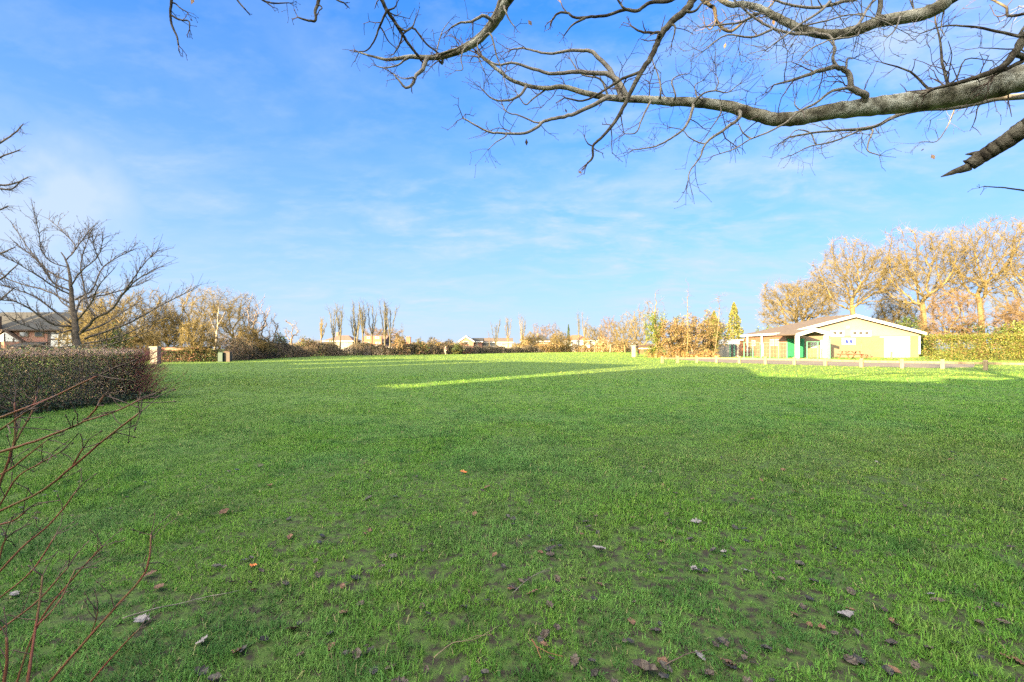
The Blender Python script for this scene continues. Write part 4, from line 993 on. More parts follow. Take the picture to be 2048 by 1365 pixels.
leafy(257, 208, 37, 678, .55, 'small dark evergreen shrub beside the ivy-covered bush', 'ivy_bush', 'bush', DRK, 700, .13, low=.02, cz=.45)
for (sd, px, d, top, w, lab, pal) in ((261, 612, 78, 676, 2.2, 'olive bush left of the shortest poplar', IVY[2:3]+BRN+DRK), (262, 660, 84, 684, 2.0, 'dark bush beneath the forked poplar', DRK+BRN[:2]), (263, 800, 92, 668, 2.0, 'russet bush between the poplars and the orange gable wall', BRN+[(.3,.17,.09)]),
    (264, 838, 95, 680, 2.0, 'dark thorny bush right of the orange gable wall', DRK+BRN[:3]), (265, 868, 99, 677, 2.6, 'golden bush behind the walking person', BRN+[(.36,.26,.12)]), (266, 898, 104, 680, 2.2, 'tawny bush left of the brick gable house', BRN),
    (267, 912, 100, 690, 1.6, 'rounded dark green bush right of the walking person', DRK), (268, 1098, 138, 684, 2.8, 'golden bush in front of the dark-roofed far house', BRN+[(.4,.3,.14)]), (269, 1050, 132, 682, 2.6, 'golden bush right of the narrow central poplar', BRN+[(.4,.3,.14)]),
    (270, 560, 70, 668, 1.5, 'dark ivy-clad stump bush in the left hedgerow', DRK+IVY[:1]), (271, 1208, 142, 672, 3.0, 'pale golden bush right of the last poplars', [(.42,.32,.16),(.36,.27,.13),(.3,.2,.1)]),
    (272, 1240, 138, 678, 3.2, 'pale golden bush left of the field shelter', [(.42,.32,.16),(.36,.27,.13),(.3,.2,.1)]), (273, 480, 57, 690, 1.6, 'brown scrub bush at the end of the clipped green hedge', BRN+DRK[:1]),
    (274, 525, 63, 682, 1.8, 'olive scrub bush below the thin-branched tree', BRN+DRK[:2]+IVY[:1])):
    leafy(sd, px, d, top, w, lab, 'bush', 'bush', pal, 1500, .15+.0012*d, low=.02, cz=.4, group='bushes along the field edge')

# ------------------------------------------------------------------ hedges and hedgerows
def hedge(name, label, line, width, h0, n, sz, pal, seed, twm, lump=.12, nt=0, wts=None, tl=.5, cat='hedge', clip=.0, aspect=.6):
    rng = np.random.default_rng(seed); line = np.array(line, float)
    seg = np.linalg.norm(np.diff(line, axis=0), axis=1); cum = np.concatenate([[0], np.cumsum(seg)]); T = cum[-1]
    def at(t):
        x = np.interp(t, cum, line[:, 0]); y = np.interp(t, cum, line[:, 1])
        k = np.clip(np.searchsorted(cum, t, 'right')-1, 0, len(seg)-1); dx = (line[k+1]-line[k])/seg[k][:, None]
        return x, y, dx
    def sample(n, surf):
        t = rng.random(n)*T; x, y, dx = at(t); hh = (h0(t/T) if callable(h0) else h0+0*t)*(1+lump*(fbm(x, y, .9, seed, 3)-.5)*2); ww = width/2*(1+lump*(fbm(x, y, 1.1, seed+5, 2)-.5)*2)
        a = rng.random(n)*2-1; v = rng.random(n)
        side = rng.random(n)
        if surf:
            e = .82+.2*rng.random(n); s = side < .55; tp = (side >= .55) & (side < .85)
            a = np.where(s, np.sign(a)*e, a); v = np.where(tp, .88+.13*rng.random(n), v)
        # rough top
        v = v*(1+.05*rng.normal(size=n)*(v > .8))
        rnd = np.clip(1-(1-clip)*np.clip((v-.75)/.25, 0, 1)**2*.35, 0, 1)
        ox = -dx[:, 1]*a*ww*rnd; oy = dx[:, 0]*a*ww*rnd
        X = x+ox; Y = y+oy
        return np.stack([X, Y, zterr(X, Y)+v*hh], 1)
    t = thing(name, label, cat, (0, 0, 0))
    if nt:
        p = sample(nt, False); k = len(p); dr = rng.normal(size=(k, 3))*.55; dr[:, 2] = np.abs(dr[:, 2])+.7; dr /= np.linalg.norm(dr, axis=1, keepdims=True)
        L_ = tl*(.5+rng.random((k, 1))); r = np.full((k, 1), sz*.07+.0015)
        q = p+dr*L_*.5; p = p-dr*L_*.5; p[:, 2] = np.maximum(p[:, 2], -2.3)
        obj('stems', seg_mesh('stems', np.hstack([p, q, r, r*.4]), M[twm], 3), t)
    pts = sample(n, True)
    obj('foliage', leaf_mesh('foliage', pts, sz, pal, rng, M['leaf'], aspect, weights=wts), t)
    return t
# near hedge (its clipped top bristles with pale bare twigs)
t = hedge('hedge', 'brown and green clipped hedge with bare reddish twigs at the left', [(-12.75, 4), (-12.45, 8), (-12.0, 13.9)], 1.7, 1.45, 44000, .05,[(.42,.30,.17),(.54,.36,.19),(.16,.21,.06),(.22,.27,.08),(.13,.13,.06),(.62,.40,.15),(.46,.27,.17)], 301, 'twig_grey', .035, 11000, [.22,.14,.2,.16,.14,.06,.08], .38, clip=.9)
rng = np.random.default_rng(302); k = 5000
p = np.stack([-11.85+rng.normal(size=k)*.55, 13.85+rng.normal(size=k)*.22, .15+1.3*rng.random(k)], 1); dr = rng.normal(size=(k, 3))*.5; dr[:, 1] += .5; dr[:, 0] += .5; dr[:, 2] = np.abs(dr[:, 2])+.3; dr /= np.linalg.norm(dr, axis=1, keepdims=True)
obj('red_twigs', seg_mesh('red_twigs', np.hstack([p-dr*.12, p+dr*.16, np.full((k, 1), .0045), np.full((k, 1), .002)]), mat('reddish_twigs', (.17,.055,.05), .7, var=.35, scale=5), 3), t)
k = 16000; tt = rng.random(k); xx = np.interp(tt, [0, .4, 1], [-12.75, -12.45, -12.0])+(rng.random(k)-.5)*1.65; yy = 4+tt*9.9; p = np.stack([xx, yy, 1.30+.10*rng.random(k)], 1)
dr = rng.normal(size=(k, 3))*.5; dr[:, 2] = 1; dr /= np.linalg.norm(dr, axis=1, keepdims=True)
obj('top_twigs', seg_mesh('top_twigs', np.hstack([p, p+dr*(.05+.11*rng.random((k, 1))), np.full((k, 1), .004), np.full((k, 1), .002)]), mat('pinkish_twigs', (.46,.31,.25), .7, var=.35, scale=5), 3), t)
hedge('ivy_ground_cover', 'dark ivy sprawling along the foot of the left hedge', [(-11.6, 8), (-11.2, 12), (-11.1, 13.9)], .8, .17, 5000, .06, [(.03,.055,.03),(.05,.075,.05),(.06,.045,.03),(.03,.04,.02)], 303, 'brown_twig', .4, 0, cat='ivy')
hedge('clipped_hedge', 'low clipped dark green hedge with brown patches beyond the white gatepost', [(PX(318,47), 47.2), (PX(436,49.5), 49.5)], 1.3, 1.18, 9000, .12, DRK+[(.10,.10,.03),(.14,.08,.04)], 304, 'brown_twig', .06, 300, clip=.8)
hedge('clipped_hedge', 'tall clipped yellow-green hedge right of the pavilion', [(PX(1856,56), 56), (PX(2048,53), 53), (70, 52)], 2.2, 2.95, 26000, .15, [(.11,.135,.022),(.14,.145,.026),(.085,.105,.02),(.17,.125,.035),(.05,.07,.016),(.15,.09,.03)], 305, 'gold_twig', .05, 1500, [.25,.22,.2,.13,.12,.08], clip=.85)
hedge('hedgerow', 'dark brown bramble hedgerow along the left edge of the field', [(-32.6, 51.5), (-34.6, 64), (-34.4, 78), (-29, 86)], 2.6, lambda t: 1.75+.5*np.sin(t*19)+.3*np.sin(t*47), 15000, .16, [(.06,.045,.03),(.09,.06,.04),(.04,.05,.02),(.12,.08,.05),(.07,.07,.03)], 306, 'brown_twig', .4, 5000, tl=1.3)
hedge('hedgerow', 'dark evergreen and bramble hedgerow below the poplars', [(-29, 86.5), (-24, 90.5), (-14.3, 99.5), (-9.6, 108)], 2.4, lambda t: 1.75+.3*np.sin(t*23)+.25*np.sin(t*51), 15000, .19, [(.05,.04,.03),(.035,.045,.02),(.08,.055,.04),(.05,.06,.025),(.11,.08,.05)], 307, 'brown_twig', .35, 4000, tl=1.2)
hedge('hedgerow', 'grey-brown low hedgerow in front of the brick gable house', [(-9.5, 108.5), (-3, 121), (7, 133)], 2.2, lambda t: 1.45+.2*np.sin(t*31), 9000, .22, [(.06,.055,.04),(.09,.08,.05),(.045,.05,.03),(.14,.11,.06)], 308, 'brown_twig', .3, 2500, tl=1.1)
hedge('hedgerow', 'sunlit tan hedgerow along the far end of the field', [(7.2, 133.3), (18, 144), (31, 152), (40, 155)], 2.4, lambda t: 1.9+.35*np.sin(t*29)+.3*np.sin(t*61), 12000, .24, [(.34,.22,.10),(.42,.30,.15),(.27,.17,.08),(.24,.20,.07),(.38,.24,.13)], 309, 'gold_twig', .35, 3500, tl=1.4)
hedge('scrub', 'russet bracken-like scrub at the foot of the thicket', [(PX(1296,69), 69), (PX(1345,66), 66), (PX(1440,63), 63)], 2.0, lambda t: .8+.35*np.sin(t*17), 4200, .16, [(.34,.17,.07),(.40,.24,.10),(.28,.14,.06),(.22,.18,.06)], 310, 'gold_twig', .5, 1300, tl=.9, cat='scrub')
# woodland far beyond the houses, too far to tell trees apart
rng = np.random.default_rng(320); n = 5200
x = rng.random(n)*300-130; y = 215+rng.random(n)*60; hz = 2.5+4.5*fbm(x, y, .05, 3, 3)+1.2*rng.random(n)
p = np.stack([x, y, np.full(n, -2.4)], 1); q = p+np.stack([rng.normal(size=n)*.8, rng.normal(size=n)*.5, hz+.6], 1)
sg = [np.hstack([p, q, np.full((n, 1), .12), np.full((n, 1), .03)])]
for k in range(5):
    m = p+(q-p)*(.3+.6*rng.random((n, 1))); e = m+np.stack([rng.normal(size=n)*.9, rng.normal(size=n)*.5, .4+.9*rng.random(n)], 1); sg.append(np.hstack([m, e, np.full((n, 1), .06), np.full((n, 1), .02)]))
o = obj('distant_woodland', seg_mesh('distant_woodland', np.concatenate(sg), M['gold_twig'], 3)); tag(o, 'far-off belt of bare woodland behind the houses', 'woodland', kind='stuff')
# ------------------------------------------------------------------ sports pavilion
def pavilion():
    d = 70.0; X0, X1 = 42.2, 62.6; AX = PX(1705, d); EZ = 3.75; AZ = PZ(632, d); Y1 = d+12.5
    t = thing('pavilion', 'buff brick sports pavilion with a wide white-edged gable and brown tiled roof', 'pavilion', ((X0+X1)/2, d, 0)); ox, oy = (X0+X1)/2, d
    def B(): return MB()
    def bld(m, name, mt, par=None, bev=0):
        m.v = [(x-ox, y-oy, z) for x, y, z in m.v]; return m.build(name, M[mt], par or t, bevel=bev)
    th = .3; BW = PZ(672, d)
    # walls: buff front, orange-brick left side
    fr = B().box(X0, X1, d, d+th, -.1, BW); bld(fr, 'front_wall', 'brick_buff')
    sl = (AZ-EZ)/(AX-X0)
    bld(B().prism([(X0, BW), (X1, BW), (X1, EZ-.08), (AX, AZ-.22), (X0, EZ-.08)], 'y', d+.03, d+th), 'gable_cladding', 'cream')
    bld(B().box(X0-.002, X0+th, d+th, Y1, -.1, EZ-.1), 'side_wall', 'brick_orange')
    bld(B().box(X1-th, X1+.002, d+th, Y1, -.1, EZ-.1).box(X0+th, X1-th, Y1-th, Y1, -.1, EZ-.1), 'rear_wall', 'brick_buff')
    # roof: two slopes with hipped far end
    o = .7; e = .55; hz = .14
    L0, R0 = X0-e, X1+e; zl = EZ-sl*e*.8; zr = EZ-(AZ-EZ)/(X1-AX)*e*.8; yb = Y1+.5; yf = d-o
    m = B(); rid = yb-5.0
    for dz in (0,):
        a, b, c, g, f, h = (L0, yf, zl), (AX, yf, AZ), (R0, yf, zr), (L0, yb, zl), (AX, rid, AZ), (R0, yb, zr)
        up = lambda p: (p[0], p[1], p[2]+hz)
        m.poly([up(a), up(b), up(f), up(g)]); m.poly([up(b), up(c), up(h), up(f)]); m.poly([up(g), up(f), up(h)])
        m.poly([a, g, f, b]); m.poly([b, f, h, c]); m.poly([g, h, f]); m.poly([a, up(a), up(g), g]); m.poly([c, h, up(h), up(c)]); m.poly([g, up(g), up(h), h]); m.poly([a, b, up(b), up(a)]); m.poly([b, c, up(c), up(b)])
    roof = bld(m, 'roof', 'roof_brown')
    bld(B().beam((L0, rid, AZ+hz) if 0 else (AX, yf, AZ+hz+.03), (AX, rid, AZ+hz+.03), .28, .10), 'ridge_tiles', 'roof_brown', roof)
    # white bargeboards and fascia
    for a_, b_ in (((L0-.02, zl), (AX, AZ)), ((AX, AZ), (R0+.02, zr))):
        bld(B().prism([(a_[0], a_[1]-.22), (b_[0], b_[1]-.22), (b_[0], b_[1]+hz+.04), (a_[0], a_[1]+hz+.04)], 'y', yf-.06, yf-.003), 'bargeboard', 'white')
    bld(B().prism([(L0, zl-.02), (AX, AZ-.06), (R0, zr-.02), (R0, zr-.06), (AX, AZ-.10), (L0, zl-.06)], 'y', yf, d+.02), 'soffit', 'white')
    bld(B().box(L0-.06, L0-.003, yf, yb, zl-.16, zl+hz+.02), 'fascia', 'white')
    bld(B().box(L0, X0, d, yb, zl-.10, zl-.05), 'eaves_soffit', 'timber_dark')
    # ribbon of small high windows on white panels
    def win(px, py, w=.52, h=.36):
        x, z = PX(px, d), PZ(py, d)
        f = bld(B().box(x-w/2-.05, x+w/2+.05, d-.055, d-.032, z-h/2-.05, z+h/2+.05), 'window', 'white'); bld(B().box(x-w/2, x+w/2, d-.075, d-.056, z-h/2, z+h/2), 'pane', 'dark', f)
    for a_, b_ in ((1661, 1688), (1702, 1742)):
        bld(B().box(PX(a_, d), PX(b_, d), d-.03, d-.003, PZ(673.5, d), PZ(661.5, d)), 'white_panel', 'white')
    for px in (1669, 1681, 1709, 1721, 1733): win(px, 666.5)
    # floodlight in the gable
    bld(B().box(PX(1695, d)-.22, PX(1695, d)+.22, d-.16, d-.01, PZ(655, d)-.16, PZ(655, d)+.16), 'floodlight', 'white', None, .03)
    # sign board
    sx0, sx1, sz0, sz1 = PX(1683.5, d), PX(1710.5, d), PZ(690, d), PZ(676.5, d)
    sg = bld(B().box(sx0, sx1, d-.07, d-.003, sz0, sz1), 'sign_board', 'white')
    bl = B()
    def blk(u0, u1, v0, v1):
        u0, u1, v0, v1 = u0-.025, u1+.025, v0-.04, v1+.04; bl.box(sx0+(sx1-sx0)*u0, sx0+(sx1-sx0)*u1, d-.078, d-.071, sz0+(sz1-sz0)*v0, sz0+(sz1-sz0)*v1)
    for u, v in ((.05, .68), (.85, .68), (.05, .2), (.86, .2)): blk(u, u+.10, v, v+.13)
    for u0, u1, v0, v1 in ((.26,.30,.30,.70), (.31,.40,.60,.70), (.31,.38,.44,.53), (.34,.46,.26,.36), (.41,.45,.37,.6), (.56,.60,.30,.68), (.61,.70,.60,.70), (.62,.68,.42,.52), (.66,.76,.28,.38), (.71,.75,.39,.66), (.22,.80,.17,.21)): blk(u0, u1, v0, v1)
    bld(bl, 'lettering', 'blue', sg)
    # large white doors
    x0, x1 = PX(1770, d), PX(1818, d); z1 = PZ(675, d); xm = x0+(x1-x0)*.31
    dr = bld(B().box(x0-.12, x1+.12, d-.045, d-.003, 0, z1+.12), 'double_door', 'white')
    bld(B().box(x0, xm-.03, d-.09, d-.046, .06, z1), 'door_leaf', 'white', dr); bld(B().box(xm+.03, x1, d-.09, d-.046, .06, z1), 'door_leaf', 'white', dr)
    bld(B().box(xm-.10, xm-.06, d-.13, d-.091, 1.0, 1.25), 'handle', 'dark', dr)
    bld(B().box(x0-.8, x0-.15, d-.03, d-.002, z1-.05, z1+.1), 'lintel_vent', 'white')
    # green shuttered entrance, porch window, noticeboard, drainpipes
    gx0, gx1 = X0+.25, PX(1607.5, d); gz = PZ(679, d)
    g = bld(B().box(gx0-.1, gx1+.1, d-.04, d-.002, 0, gz+.1), 'green_shutter', 'green_door')
    sh = B()
    for i in range(18): sh.box(gx0, gx1, d-.075, d-.041, .05+i*gz/18, .05+(i+.8)*gz/18)
    bld(sh, 'shutter_slats', 'green_door', g)
    x, z = PX(1627.5, d), PZ(690, d); f = bld(B().box(x-.36, x+.36, d-.05, d-.002, z-.5, z+.5), 'window', 'white'); bld(B().box(x-.28, x-.02, d-.07, d-.051, z-.42, z+.42).box(x+.02, x+.28, d-.07, d-.051, z-.42, z+.42), 'pane', 'offwhite', f)
    for px in (1647, 1722.5): bld(B().box(PX(px, d)-.05, PX(px, d)+.05, d-.11, d-.008, 0, BW-.05), 'drainpipe', 'white' if px < 1700 else 'timber')
    bld(B().box(X1-.05, X1+.12, d-.14, d-.02, .5, 3.3), 'corner_pipe', 'white')
    # windows and doors along the left side
    for y0, y1, z0, z1_, mt in ((d+2.0, d+2.9, 1.9, 2.75, 'glass'), (d+3.4, d+4.3, 1.9, 2.75, 'glass'), (d+6.4, d+7.4, 0, 2.1, 'timber_dark'), (d+9.0, d+10, 1.9, 2.7, 'glass')):
        w_ = bld(B().box(X0-.05, X0-.004, y0-.08, y1+.08, z0-.08 if z0 else 0, z1_+.08), 'window' if mt == 'glass' else 'door', 'white'); bld(B().box(X0-.08, X0-.051, y0, y1, z0+.02, z1_), 'pane' if mt == 'glass' else 'door_leaf', 'offwhite' if mt == 'glass' else mt, w_)
    # veranda posts along the left eaves
    for dd in (66.5+9.6, 66.5+14.2): bld(B().box(L0+.02, L0+.2, dd-.09, dd+.09, 0, zl-.15), 'veranda_post', 'white')
    # porch
    pd = 64.0; pxl, pxr = PX(1589.5, pd), PX(1664, pd); pa = PX(1626, pd); paz = PZ(657.5, pd); pez = PZ(668.5, pd)
    pr = B(); q = [(pxl, pez), (pa, paz), (pxr, pez), (pxr, pez-.12), (pa, paz-.12), (pxl, pez-.12)]; pr.prism(q, 'y', pd-.3, d-.72); porch = bld(pr, 'porch_roof', 'roof_brown')
    for a_, b_ in (((pxl-.02, pez), (pa, paz)), ((pa, paz), (pxr+.02, pez))): bld(B().prism([(a_[0], a_[1]-.42), (b_[0], b_[1]-.42), (b_[0], b_[1]+.05), (a_[0], a_[1]+.05)], 'y', pd-.38, pd-.303), 'porch_bargeboard', 'white', porch)
    bld(B().prism([(pxl+.1, pez-.13), (pa, paz-.13), (pxr-.1, pez-.13), (pxr-.1, pez-.2), (pa, paz-.2), (pxl+.1, pez-.2)], 'y', pd-.29, d-.73), 'porch_ceiling', 'timber_dark', porch)
    for px, w_ in ((1594.5, .42), (1651.5, .46)):
        x = PX(px, pd); bld(B().box(x-w_/2, x+w_/2, pd-.2, pd+.2, 0, pez-.2), 'porch_column', 'white', None, .02)
    bld(B().box(PX(1643, pd+1)-.1, PX(1643, pd+1)+.1, pd+.9, pd+1.1, 0, 2.6), 'porch_post', 'white')
    # lower wing at the far left end
    yw = Y1-2.5; xa, xb = X0-4.0, X0-.62
    wg = bld(B().box(PX(1479, 82), X0-.56, 82, 82.3, -.1, 2.75), 'wing_wall', 'brick_orange')
    bld(B().box(PX(1478, 82), X0-.57, 81.8, 82.4, 2.752, 2.98), 'wing_fascia', 'white', wg)
    for px in (1488, 1496): bld(B().box(PX(px, 82)-.35, PX(px, 82)+.35, 81.94, 81.996, 0, 2.1), 'wing_door', 'timber_red', wg)
pavilion()

# green mesh fence in front of the porch
def mesh_fence(label, xa, xb, y, h, n):
    t = thing('mesh_fence', label, 'fence', ((xa+xb)/2, y, 0)); ox = (xa+xb)/2
    for i in range(n+1):
        x = xa+(xb-xa)*i/n-ox; MB().box(x-.05, x+.05, -.05, .05, 0, h).build('post', M['green_metal'], t)
    m = MB()
    for i in range(1, int((xb-xa)/.45)): x = xa+i*.45-ox; m.beam((x, 0, .06), (x, 0, h-.05), .012, .012)
    for z in np.arange(.1, h, .55): m.beam((xa-ox, 0, z), (xb-ox, 0, z), .014, .014)
    m.build('wire_mesh', M['green_metal'], t); MB().beam((xa-ox, 0, h), (xb-ox, 0, h), .05, .05).build('top_rail', M['green_metal'], t)
mesh_fence('green wire mesh fence across the front of the pavilion porch', PX(1614, 61.5), PX(1657, 61.5), 61.5, 2.3, 2)
mesh_fence('green wire mesh fence along the left side of the pavilion', PX(1488, 62.5), PX(1574, 62.5), 62.5, 2.2, 5)
t = thing('fence_post', 'thick pale green post at the right corner of the porch fence', 'post', (PX(1657.5, 60.8), 60.8, 0)); MB().box(-.16, .16, -.12, .12, 0, 2.55).build('shaft', M['green_metal'], t, bevel=.02); MB().box(-.19, .19, -.15, .15, 2.55, 2.62).build('cap', M['green_metal'], t)

# white container with dark uprights left of the pavilion
def container():
    d = 72.0; x0, x1 = PX(1453, d), PX(1478, d); t = thing('site_store', 'white flat-roofed store with barred opening left of the pavilion', 'store', ((x0+x1)/2, d, 0)); a = (x1-x0)/2
    h = PZ(679, d); MB().box(-a, a, .06, 2.6, 0, h-.25).build('wall', M['offwhite'], t); MB().box(-a-.06, a+.06, -.06, 2.7, h-.8, h).build('roof_band', M['white'], t)
    MB().box(-a*.45, a*.55, .0, .05, .1, h-.85).build('opening', M['glass'], t)
    for k in range(4): x = -a*.45+a*k/3; MB().box(x-.05, x+.05, -.06, -.005, .05, h-.85).build('bar', M['timber_dark'] if k % 2 else M['green_metal'], t)
container()
# white rendered wall behind the thicket
for x0, x1, d, top, lab in ((1333, 1362, 76, 690.5, 'white rendered wall glimpsed behind the left of the thicket'), (1378, 1402, 77, 691, 'white rendered wall glimpsed behind the middle of the thicket'), (1406, 1446, 76, 690, 'long white rendered wall behind the right of the thicket')):
    t = thing('garden_wall', lab, 'wall', ((PX(x0, d)+PX(x1, d))/2, d, 0), 'white walls behind the thicket'); a = (PX(x1, d)-PX(x0, d))/2; h = PZ(top, d)
    MB().box(-a, a, -.1, .12, -.1, h).build('wall', M['offwhite'], t); MB().box(-a-.04, a+.04, -.15, .17, h, h+.08).build('coping', M['offwhite'], t)
d = 84; t = thing('wall_panel', 'low white panel wall between the pavilion and the tall hedge', 'wall', (PX(1845, d), d, 0)); MB().box(-1.3, 1.6, 0, .12, 0, PZ(684, d)).build('wall', M['offwhite'], t); MB().box(-1.35, 1.65, -.04, .16, PZ(684, d), PZ(684, d)+.07).build('coping', M['white'], t)

# picnic tables
def picnic(label, loc, rz, s=1.0, grp='picnic benches in front of the pavilion'):
    t = thing('picnic_table', label, 'picnic table', loc, grp, rz); t.scale = (s,)*3; tp = M['timber_red']
    m = MB()
    for k in range(5): m.box(-.95, .95, -.37+k*.15, -.24+k*.15, .70, .745)
    m.build('tabletop', tp, t)
    for sy in (-1, 1): 
        b = MB()
        for k in range(2): b.box(-.95, .95, sy*.70-.14+k*.15, sy*.70-.01+k*.15, .42, .46)
        b.build('seat', tp, t)
    for sx in (-.7, .7):
        MB().beam((sx, -.78, .39), (sx, .78, .39), .05, .09).build('cross_beam', tp, t)
        for sy in (-1, 1): MB().beam((sx+.05, sy*.66, 0), (sx+.05, sy*.2, .70), .05, .09).build('leg', tp, t)
    MB().beam((-.72, 0, .36), (-.1, 0, .70), .05, .05).beam((.72, 0, .36), (.1, 0, .70), .05, .05).build('brace', tp, t)
picnic('red-brown wooden picnic table below the blue and white sign', (PX(1701, 62.5), 62.5, 0), .06, 1.4)
picnic('low red-brown bench table to the right of the picnic table under the sign', (PX(1733, 64), 64, 0), .35, .7)
# pale bollards before the doors
for px, py, dd in ((1783, 711, 63), (1799, 711, 67), (1813, 711, 67)):
    t = thing('bollard', {1783: 'pale timber bollard nearest the front of the white double doors', 1799: 'short white stone block at the middle of the white double doors', 1813: 'short white stone block at the right end of the white double doors'}[px], 'bollard', (PX(px, dd), dd, 0), 'bollards and stones before the white doors')
    h, w_ = (.9, .22) if px == 1783 else (.4, .26)
    MB().box(-w_/2, w_/2, -w_/2, w_/2, -.05, h).build('shaft', M['timber' if px == 1783 else 'offwhite'], t, bevel=.03); MB().prism([(-w_/2, h), (w_/2, h), (0, h+.07)], 'y', -w_/2, w_/2).build('cap', M['timber' if px == 1783 else 'offwhite'], t)

# knee-rail fence round the car park: one thing, its posts and rails its parts
KP = [(1324.5, 726.8), (1355, 726.4), (1393, 726.2), (1433, 726.5), (1479, 727.8), (1531, 729.2), (1589, 730.4), (1651, 732.3), (1723, 735.2), (1803.5, 737.2), (1885, 738.4), (1971, 741.2), (2062, 743.5), (2160, 746)]
def knee():
    pts = []
    for px, py in KP: d = CAMH*F/(py-HOR); pts.append(Vector((PX(px, d), d, 0)))
    t = thing('knee_rail_fence', 'low pale timber knee-rail fence along the edge of the car park', 'fence', tuple(pts[0])); o = pts[0]
    for i, p in enumerate(pts):
        q = pts[min(i+1, len(pts)-1)]-pts[max(i-1, 0)]; a = math.atan2(q.y, q.x)
        b = MB().box(-.11, .11, -.10, .10, -.1, .60); b.prism([(-.10, .60), (.10, .60), (0, .70)], 'x', -.11, .11)
        po = b.build('post', M['timber'], t, bevel=.012); po.location = p-o; po.rotation_euler = (0, 0, a+R.uniform(-.05, .05))
    for i in range(len(pts)-1):
        a, b = pts[i]-o, pts[i+1]-o; dv = (b-a).normalized()*.115; side = Vector((dv.y, -dv.x, 0)).normalized()*.06
        MB().beam(a+dv+side*0+Vector((0, 0, .47)), b-dv+Vector((0, 0, .47)), .11, .15).build('rail', M['timber'], t, bevel=.01)
knee()

# small open timber shelter with white board at the right end of the far field
def shelter():
    d = 74.0; x = PX(1286, d); t = thing('field_shelter', 'small dark-roofed open timber shelter standing on the grass by the thicket', 'shelter', (x, d, 0)); s = 1
    for sx in (-1.0, 1.2):
        for sy in (-.7, .7): MB().box(sx-.05, sx+.05, sy-.05, sy+.05, 0, 1.55).build('post', M['timber_dark'] if sx > 0 else M['timber'], t)
    MB().prism([(-1.35, 1.45), (-1.15, 1.72), (1.3, 2.05), (1.75, 1.60), (1.5, 1.55), (1.2, 1.72), (-1.1, 1.5)], 'y', -1.0, 1.0).build('roof', M['timber_dark'], t)
    MB().box(-1.0, 1.1, -.78, -.70, 1.28, 1.42).build('fascia', M['white'], t); MB().box(-.9, .0, -.5, -.44, .55, 1.1).build('back_board', M['timber_red'], t)
    MB().box(-.8, 1.0, -.3, .2, .42, .48).build('bench_seat', M['timber'], t)
    d = 72.5; x = PX(1267, d); t = thing('white_pillar', 'white pillar standing on the grass left of the dark-roofed shelter', 'pillar', (x, d, 0))
    MB().box(-.26, .26, -.2, .2, -.05, PZ(691.5, d)).build('shaft', M['offwhite'], t, bevel=.02); MB().box(-.32, .32, -.26, .26, PZ(691.5, d), PZ(691.5, d)+.08).build('cap', M['offwhite'], t)
shelter()
# white gatepost, green bin and brown panel at the left
d = 43.0; x = PX(311, d); t = thing('gatepost', 'broad white gatepost between the two left hedges', 'gatepost', (x, d, 0)); MB().box(-.34, .34, -.25, .25, -.05, 1.52).build('shaft', M['offwhite'], t); MB().box(-.40, .40, -.31, .31, 1.52, 1.62).build('cap', M['offwhite'], t)
d = 48.6; x = PX(443.5, d); t = thing('utility_cabinet', 'dark green cabinet set against the right end of the clipped green hedge', 'cabinet', (x, d, 0)); mg = mat('dark_green_metal', (.006, .03, .022), .6, var=.1)
MB().box(-.26, .26, -.25, .25, 0, 1.0).build('body', mg, t, bevel=.02); MB().box(-.24, .24, -.275, -.252, .08, .92).build('door', mg, t)
d = 48.8; x = PX(455.5, d); t = thing('brick_pier', 'low brown brick pier with rounded top right of the green cabinet', 'pier', (x, d, 0)); MB().box(-.33, .33, -.2, .2, -.05, 1.0).build('body', brick_mat('brown_brick', (.06, .045, .036), (.05, .038, .03), (.08, .07, .06)), t); MB().prism([(-.36, 1.0), (.36, 1.0), (.28, 1.08), (-.2, 1.12)], 'y', -.23, .23).build('coping', M['timber_dark'], t)
# red brick garden wall beyond
d = 52; t = thing('garden_wall', 'red brick garden wall low behind the gnarled tree at the left', 'wall', (PX(350, d), d, 0)); MB().box(-2.4, 3.6, 0, .22, -.1, 1.5).build('wall', M['brick_red'], t); MB().box(-2.45, 3.65, -.04, .26, 1.5, 1.57).build('coping', M['timber_dark'], t)

